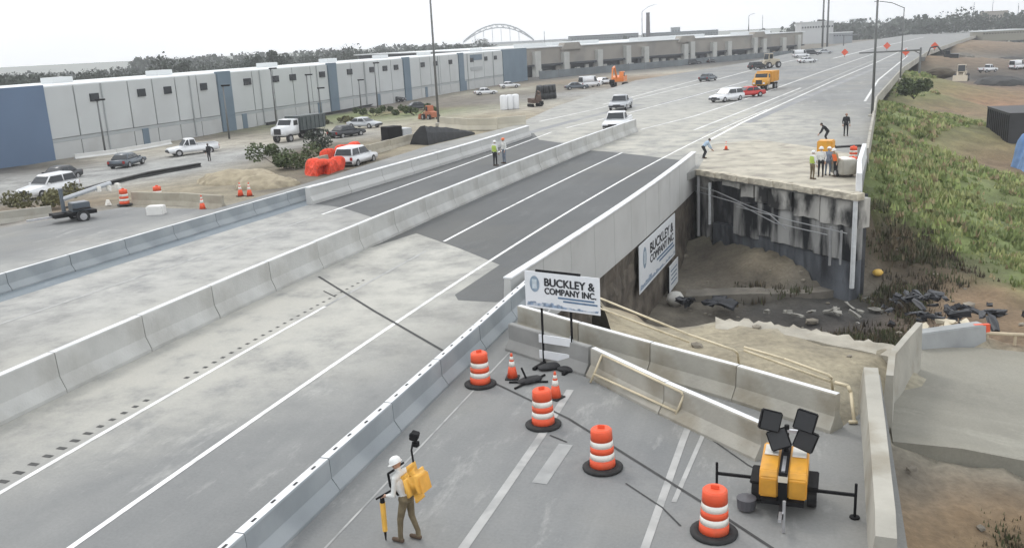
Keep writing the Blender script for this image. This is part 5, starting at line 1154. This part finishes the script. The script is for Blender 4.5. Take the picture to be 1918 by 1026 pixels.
tl_ = thing('yellow_tool', 'yellow handled tool with black grip held upright by the foreground worker', 'hand tool', W0, hdg)
tx, ty = -.16 * k, .46 * k
MB().cyl((tx, ty, .2), (tx, ty, .80), .05, .055, 10).build('yellow_body', M('tool_yellow', (.8, .45, .08), .45), tl_); MB().cyl((tx, ty, .0), (tx, ty, .2), .012, .03, 8).build('tip', m_black, tl_)
MB().cyl((tx, ty, .80), (tx, ty, .94), .05, .035, 8).build('motor', m_black, tl_); MB().tube([Vector((tx - .18, ty, .96)), Vector((tx + .3, ty - .08, .96))], .02, 6).build('handlebar', m_black, tl_)
cz = [("worker in black trousers and lime vest, left one of the pair by the median", (928, 311), R(-40), (c_white, c_black, c_boot), 1.85, dict(hat=hat_w, vest=c_lime)),
      ("worker in grey trousers and orange hard hat, right one of the pair by the median", (945, 306), R(120), (c_white, c_jean, c_boot), 1.88, dict(hat=hat_o)),
      ("worker in pale blue shirt bending over at the corner of the broken deck edge", (1318, 297), R(-80), (c_blue, c_black, c_boot), 1.78, dict(lean=.75, crouch=.6, armL=((-.2, .5, .95), (-.12, .68, .72)), armR=((.2, .5, .95), (.12, .68, .72)))),
      ("person in dark clothes standing next to the white pickup at the warehouse", (393, 303), R(60), (c_black, c_black, c_boot), 1.8, {}),
      ("worker with lime vest and brown trousers at the left of the deck crew", (1521, 336), R(-70), (c_white, c_olive, c_boot), 1.7, dict(hat=hat_w, vest=c_lime)),
      ("worker in white top and black trousers second from left in the deck crew", (1537, 331), R(150), (c_white, c_black, c_boot), 1.8, dict(hat=hat_w)),
      ("worker in grey clothes leaning over the machine in the deck crew", (1550, 329), R(-30), (c_jean, c_jean, c_boot), 1.8, dict(lean=.35, crouch=.3, hat=hat_w)),
      ("worker with orange vest and dark trousers at the right of the deck crew", (1565, 331), R(100), (c_khaki, c_black, c_boot), 1.72, dict(vest=c_orv, lean=.2, hat=hat_w)),
      ("person in black bending forward behind the yellow machine on the broken deck", (1549, 268), R(80), (c_black, c_black, c_boot), 1.85, dict(lean=.7, crouch=.5, armL=((-.2, .45, .95), (-.1, .62, .75)), armR=((.2, .45, .95), (.1, .62, .75)))),
      ("person in black standing upright alone on the far deck near the edge kerb", (1584, 255), R(170), (c_black, c_black, c_boot), 1.85, {})]
for l, (px, py), hd_, cl_, ht_, kw in cz:
    z_ = -1.2 if px == 393 else 0
    person(l, P(px, py, z_), hd_, cl_, ht_ * (1.04 if px < 1000 or px > 1500 else 1), vox=.02, **kw)
# the crew's machine and equipment on the broken deck
t = thing('drill_rig', 'small yellow and grey machine with a frame in the middle of the deck crew', 'machine', P(1546, 305), R(60))
MB().box((0, 0, 1.15), (1.1, 1.0, .8)).bevel(.06).build('yellow_tank', m_yellow, t); MB().box((.9, 0, .95), (1.0, .8, .16)).build('arm', m_black, t)
for s_ in (-1, 1):
    for q in (-1, 1): MB().cyl((s_ * .6, q * .5, 0), (s_ * .45, q * .4, .9), .05).build('leg', m_steel, t)
MB().box((0, 0, .45), (1.3, 1.0, .25)).build('frame', m_steel, t)
t = thing('compressor', 'grey box compressor standing by the right deck edge', 'compressor', P(1580, 330), R(10)); MB().box((0, 0, .62), (1.0, 1.5, .9)).bevel(.05).build('housing', m_conc2, t); MB().box((0, 0, 1.1), (.8, 1.2, .08)).build('lid', m_white, t)
for s_ in (-1, 1): wheel(t, s_ * .5, 0, .25, .15)
for i, (px, py, l) in enumerate(((1598, 300, 'orange and white drum by the broken deck corner, upper one'), (1597, 322, 'orange and white drum by the broken deck corner, lower one'))):
    o = copy_tree(drum); o.location = P(px, py); o['label'] = l; o['group'] = 'drums at the broken deck corner'
t = thing('work_table', 'long dark plank table behind the deck crew', 'table', P(1580, 296), R(-85)); MB().box((0, 0, .8), (.6, 2.6, .08)).build('top', m_black, t)
for s_ in (-1, 1): MB().box((0, s_ * 1.1, .4), (.5, .08, .78)).build('leg', m_steel, t)

# ------------------------------------------------------------------ vegetation
def leafmat(name, c, var=.35):
    return M(name, c, .8, var, .6, detail=6)
m_leaf = leafmat('leaf_green', (.07, .095, .035)); m_leaf2 = leafmat('leaf_dark', (.035, .048, .03)); m_leaf3 = leafmat('leaf_olive', (.13, .125, .055)); m_bark = M('bark', (.06, .048, .038), .95, .2, 3)
def leaves(mb, c, rad, n_, sz, flat=.8):
    for _ in range(n_):
        while True:
            d = Vector((random.uniform(-1, 1), random.uniform(-1, 1), random.uniform(-1, 1)))
            if .3 < d.length < 1: break
        p = Vector(c) + Vector((d.x * rad, d.y * rad, d.z * rad * flat)); q = Vector((random.gauss(0, 1), random.gauss(0, 1), random.gauss(0, 1))).normalized(); r_ = q.orthogonal().normalized(); u_ = q.cross(r_); s_ = sz * random.uniform(.5, 1.2)
        mb.face([mb.bm.verts.new(p + r_ * s_ * a_ + u_ * s_ * b_) for a_, b_ in ((-.6, -.3), (.3, -.7), (.8, .2), (0, .8))])
def tree(name, label, base, h, w_, mat, n_=420, group=None, cat='tree', lobes=7, trunk=.3, leaf=None):
    t = thing(name, label, cat, base, random.uniform(0, 6), group)
    mb = MB(); top = Vector((random.uniform(-.04, .04) * h, random.uniform(-.04, .04) * h, h * .75)); mb.cyl((0, 0, -.5), top * .6, h * .03, h * .02, 7); cr = MB()
    for i in range(lobes):
        a_ = 6.283 * i / lobes + random.uniform(-.4, .4); f = random.uniform(.35, .85); c = Vector((math.cos(a_) * w_ * .32 * random.uniform(.4, 1.1), math.sin(a_) * w_ * .32 * random.uniform(.4, 1.1), h * (trunk + (1 - trunk) * f * .9)))
        mb.cyl(top * random.uniform(.3, .6), c, h * .012, h * .005, 5); leaves(cr, c, w_ * random.uniform(.2, .34), n_ // lobes, leaf or h * .05)
    mb.build('trunk', m_bark, t); cr.build('crown', mat, t); return t
def btree(px, ptop, pbase, D, wpx, label, mat=m_leaf2, n_=420, group='trees behind the warehouse', leaf=None):
    b_ = PD(px, pbase, D); tp = PD(px, ptop, D); wd = wpx * D / F; g_ = -2.0; h_ = tp.z - g_
    return tree('tree', label, Vector((b_.x, D, g_)), h_, wd, mat, n_, group, leaf=leaf or (tp.z - b_.z) * .09)
# (distances grow to the right with the warehouse roof)
btree(310, 102, 140, 300, 70, 'broad bushy tree above the first warehouse bay, left of the lone pole'); btree(345, 108, 138, 300, 40, 'small round tree just right of the broad bushy one over the first bay')
btree(478, 90, 122, 320, 46, 'dark full tree, left of the close pair above the second bay', n_=700); btree(516, 87, 120, 320, 48, 'dark full tree, right of the close pair above the second bay', n_=700)
btree(655, 86, 108, 380, 60, 'dark tree above the third warehouse bay'); btree(735, 88, 100, 420, 40, 'small dark tree left of the tall light pole'); btree(902, 70, 84, 500, 32, 'single dark round tree in front of the arch bridge', n_=600)
btree(232, 124, 146, 290, 56, 'low tree left of the broad bushy one above the first bay'); btree(175, 128, 150, 280, 60, 'low tree above the left end of the first bay'); btree(85, 138, 158, 270, 70, 'low tree above the dull blue warehouse end'); btree(20, 143, 162, 265, 60, 'low tree at the left picture edge above the blue wall'); btree(585, 94, 112, 360, 50, 'pale low tree between the dark pair and the third bay')
for px, tp, wd, D, l in ((1580, 42, 46, 620, 'round dark tree right of the two stacks'), (1620, 48, 40, 620, 'low dark tree beside the tall right light pole'), (1665, 46, 50, 640, 'dark tree behind the thin right light pole'), (1720, 42, 60, 600, 'dark spreading tree over the far highway end'), (1790, 28, 90, 560, 'largest dark tree at the far right skyline'), (1845, 36, 60, 560, 'dark tree below the brown flat topped building'), (1900, 30, 70, 540, 'dark tree at the right picture edge skyline'), (1500, 48, 40, 640, 'small dark tree above the depot right end'), (1750, 40, 50, 580, 'dark tree left of the largest one on the right skyline')):
    btree(px, tp, 62, D, wd, l, n_=650, group='trees at the far right skyline')
# far woods as one mass
mb = MB()
for i in range(260):
    px = random.uniform(-60, 960); D = 250 + px * .32 + random.uniform(0, 60); top = np.interp(px, [0, 250, 480, 700, 960], [140, 129, 108, 94, 83]) + random.uniform(-3, 12); p = PD(px, top, D); r_ = random.uniform(3.5, 6)
    leaves(mb, (p.x, D, p.z - r_ * .8), r_, 60, .8); leaves(mb, (p.x, D, p.z - r_ * 2.2), r_, 40, 1.0)
for i in range(520):
    px = random.uniform(-150, 2050); D = random.uniform(560, 900)
    if 930 < px < 1480 and random.random() < .6: continue
    hz = 75 - (px - 959) * .0506
    top = hz + (18 if px < 250 else 2 if px < 900 else 8 if px < 1480 else -3) + random.uniform(-6, 7); p = PD(px, top, D); r_ = random.uniform(7, 13)
    leaves(mb, (p.x, D, p.z - r_ * .8), r_, 55, 2.2)
    leaves(mb, (p.x, D, p.z - r_ * 2.0), r_, 40, 2.6)
tag(mb.build('far_woods', m_leaf2), kind='stuff')
def bush(name, label, px, py, z, w_, h_, mat, n_, leaf, cat='bush'):
    t = thing(name, label, cat, P(px, py, z)); mb = MB(); cr = MB()
    for i in range(7):
        c = Vector((random.uniform(-.38, .38) * w_, random.uniform(-.3, .3) * w_, h_ * random.uniform(.25, .7))); leaves(cr, c, min(h_, w_) * random.uniform(.25, .42), n_ // 7, leaf); mb.cyl((0, 0, -.2), c, .05, .02, 4)
    mb.build('stem', m_bark, t); cr.build('foliage', mat, t); return t
bush('bush', 'green spreading scrub on the left verge beside the orange mesh', 535, 318, -.7, 7.5, 2.6, m_leaf, 2200, .16); bush('bush', 'dark upright scrub left of the dump truck shadow by the orange mesh', 600, 290, -.7, 2.2, 3.0, m_leaf2, 900, .14)
bush('bush', 'dry brown and green scrub at the left edge below the white SUV', 82, 392, -.9, 6.5, 2.0, m_leaf3, 1500, .15); bush('bush', 'green bush on the slope crest below the gantry post', 1712, 183, -1.2, 5.0, 3.0, m_leaf, 1800, .25)
bush('bush', 'long low green scrub on the verge before the third bay', 700, 218, -1.3, 10, 1.6, m_leaf, 900, .25); bush('bush', 'low green scrub right of the long one on the verge', 780, 217, -1.2, 7, 1.8, m_leaf, 700, .25); bush('bush', 'low dry scrub behind the dump truck', 630, 232, -1.4, 7, 1.2, m_leaf3, 600, .25)
# weeds and grass on the embankment: too many to count
def tufts(name, mats, sel, n_, hmin, hmax, step=1.3, wide=.12):
    mb = MB(); ids = np.nonzero(sel)[0]
    dist = np.hypot(qR[ids, 0], qR[ids, 1]); pr_ = 1 / np.maximum(dist, 25) ** .8; pr_ = pr_ / pr_.sum(); ch = rng.choice(ids, n_, p=pr_)
    from mathutils import noise as nn
    for i in ch:
        x, y, z = qR[i, 0] + random.uniform(-.9, .9), qR[i, 1] + random.uniform(-.9, .9), ZR[i]
        cl_ = nn.noise((x * .22, y * .22, 5)) + .5 * nn.noise((x * .7, y * .7, 2))
        if cl_ < -.12 and random.random() < .88: continue
        h_ = random.uniform(hmin, hmax) * (.8 + .9 * max(0, cl_)) * min(1, max(.3, math.hypot(x, y) / 55)); mb.mi = min(len(mats) - 1, int(random.random() * len(mats) * .999)) if random.random() < .5 else min(len(mats) - 1, int((nn.noise((x * .3, y * .3, 9)) * .5 + .5) * len(mats)))
        sc_ = max(1, math.hypot(x, y) / 60)
        for b_ in range(4):
            a_ = random.uniform(0, 6.28); ln = random.uniform(.1, .6) * h_; w_ = wide * sc_ * random.uniform(.6, 1.3); ca, sa = math.cos(a_), math.sin(a_); ox, oy = random.uniform(-.3, .3), random.uniform(-.3, .3)
            A = mb.bm.verts.new((x + ox - sa * w_, y + oy + ca * w_, z - .12)); B = mb.bm.verts.new((x + ox + sa * w_, y + oy - ca * w_, z - .12)); Cc = mb.bm.verts.new((x + ox + ca * ln + sa * w_ * .3, y + oy + sa * ln, z + h_)); mb.face([A, B, Cc])
    o = mb.build(name, mats); tag(o, kind='stuff'); return o
free = ~insR
grn_ = free & (cR[:, 1] > cR[:, 0] * 1.04) & (qR[:, 1] < 330)
tufts('grass', [leafmat('grass_a', (.30, .36, .13)), leafmat('grass_b', (.20, .25, .09)), leafmat('grass_c', (.33, .35, .15)), leafmat('grass_d', (.36, .29, .17))], grn_, 26000, .15, .45)
dk_ = free & (cR.sum(1) < .30) & (cR[:, 0] >= cR[:, 1] * .98) & (cR[:, 0] > cR[:, 2] * 1.25) & (ZR < -.3) & (qR[:, 1] < 120)
tufts('dead_weeds', [leafmat('weed_a', (.10, .075, .045)), leafmat('weed_b', (.06, .05, .03)), leafmat('weed_c', (.08, .09, .04)), leafmat('weed_d', (.2, .16, .1))], dk_, 9000, .15, .45, wide=.06)
# stones and clods on the bare ground
mb = MB(); ids = np.nonzero(free & (qR[:, 1] < 75) & (qR[:, 1] > 8) & ~grn_)[0]
for i in rng.choice(ids, 2600):
    r_ = random.uniform(.03, .13) * (1 if random.random() < .9 else 2.6); c = Vector((qR[i, 0] + random.uniform(-.4, .4), qR[i, 1] + random.uniform(-.4, .4), ZR[i] + r_ * .2))
    if inpoly(np.array([c.x]), np.array([c.y]), RAMP)[0]: continue
    mb.sphere(c, r_, 1, (1.2, 1, .7), .25)
tag(mb.build('stones', M('clods', (.24, .215, .175), .95, .5, .8)), kind='stuff')

# ------------------------------------------------------------------ haze
if 1:
    hz_ = MB().box((0, 300, 40), (3000, 3100, 102)).build('haze', None); hz_.data.materials.clear(); hm = bpy.data.materials.new('haze'); hm.use_nodes = True; hm.node_tree.nodes.clear()
    ho = hm.node_tree.nodes.new('ShaderNodeOutputMaterial'); pv = hm.node_tree.nodes.new('ShaderNodeVolumePrincipled'); pv.inputs['Density'].default_value = .00045; pv.inputs['Color'].default_value = (.95, .97, 1, 1); pv.inputs['Anisotropy'].default_value = .2
    hm.node_tree.links.new(pv.outputs[0], ho.inputs['Volume']); hz_.data.materials.append(hm); hz_['kind'] = 'stuff'
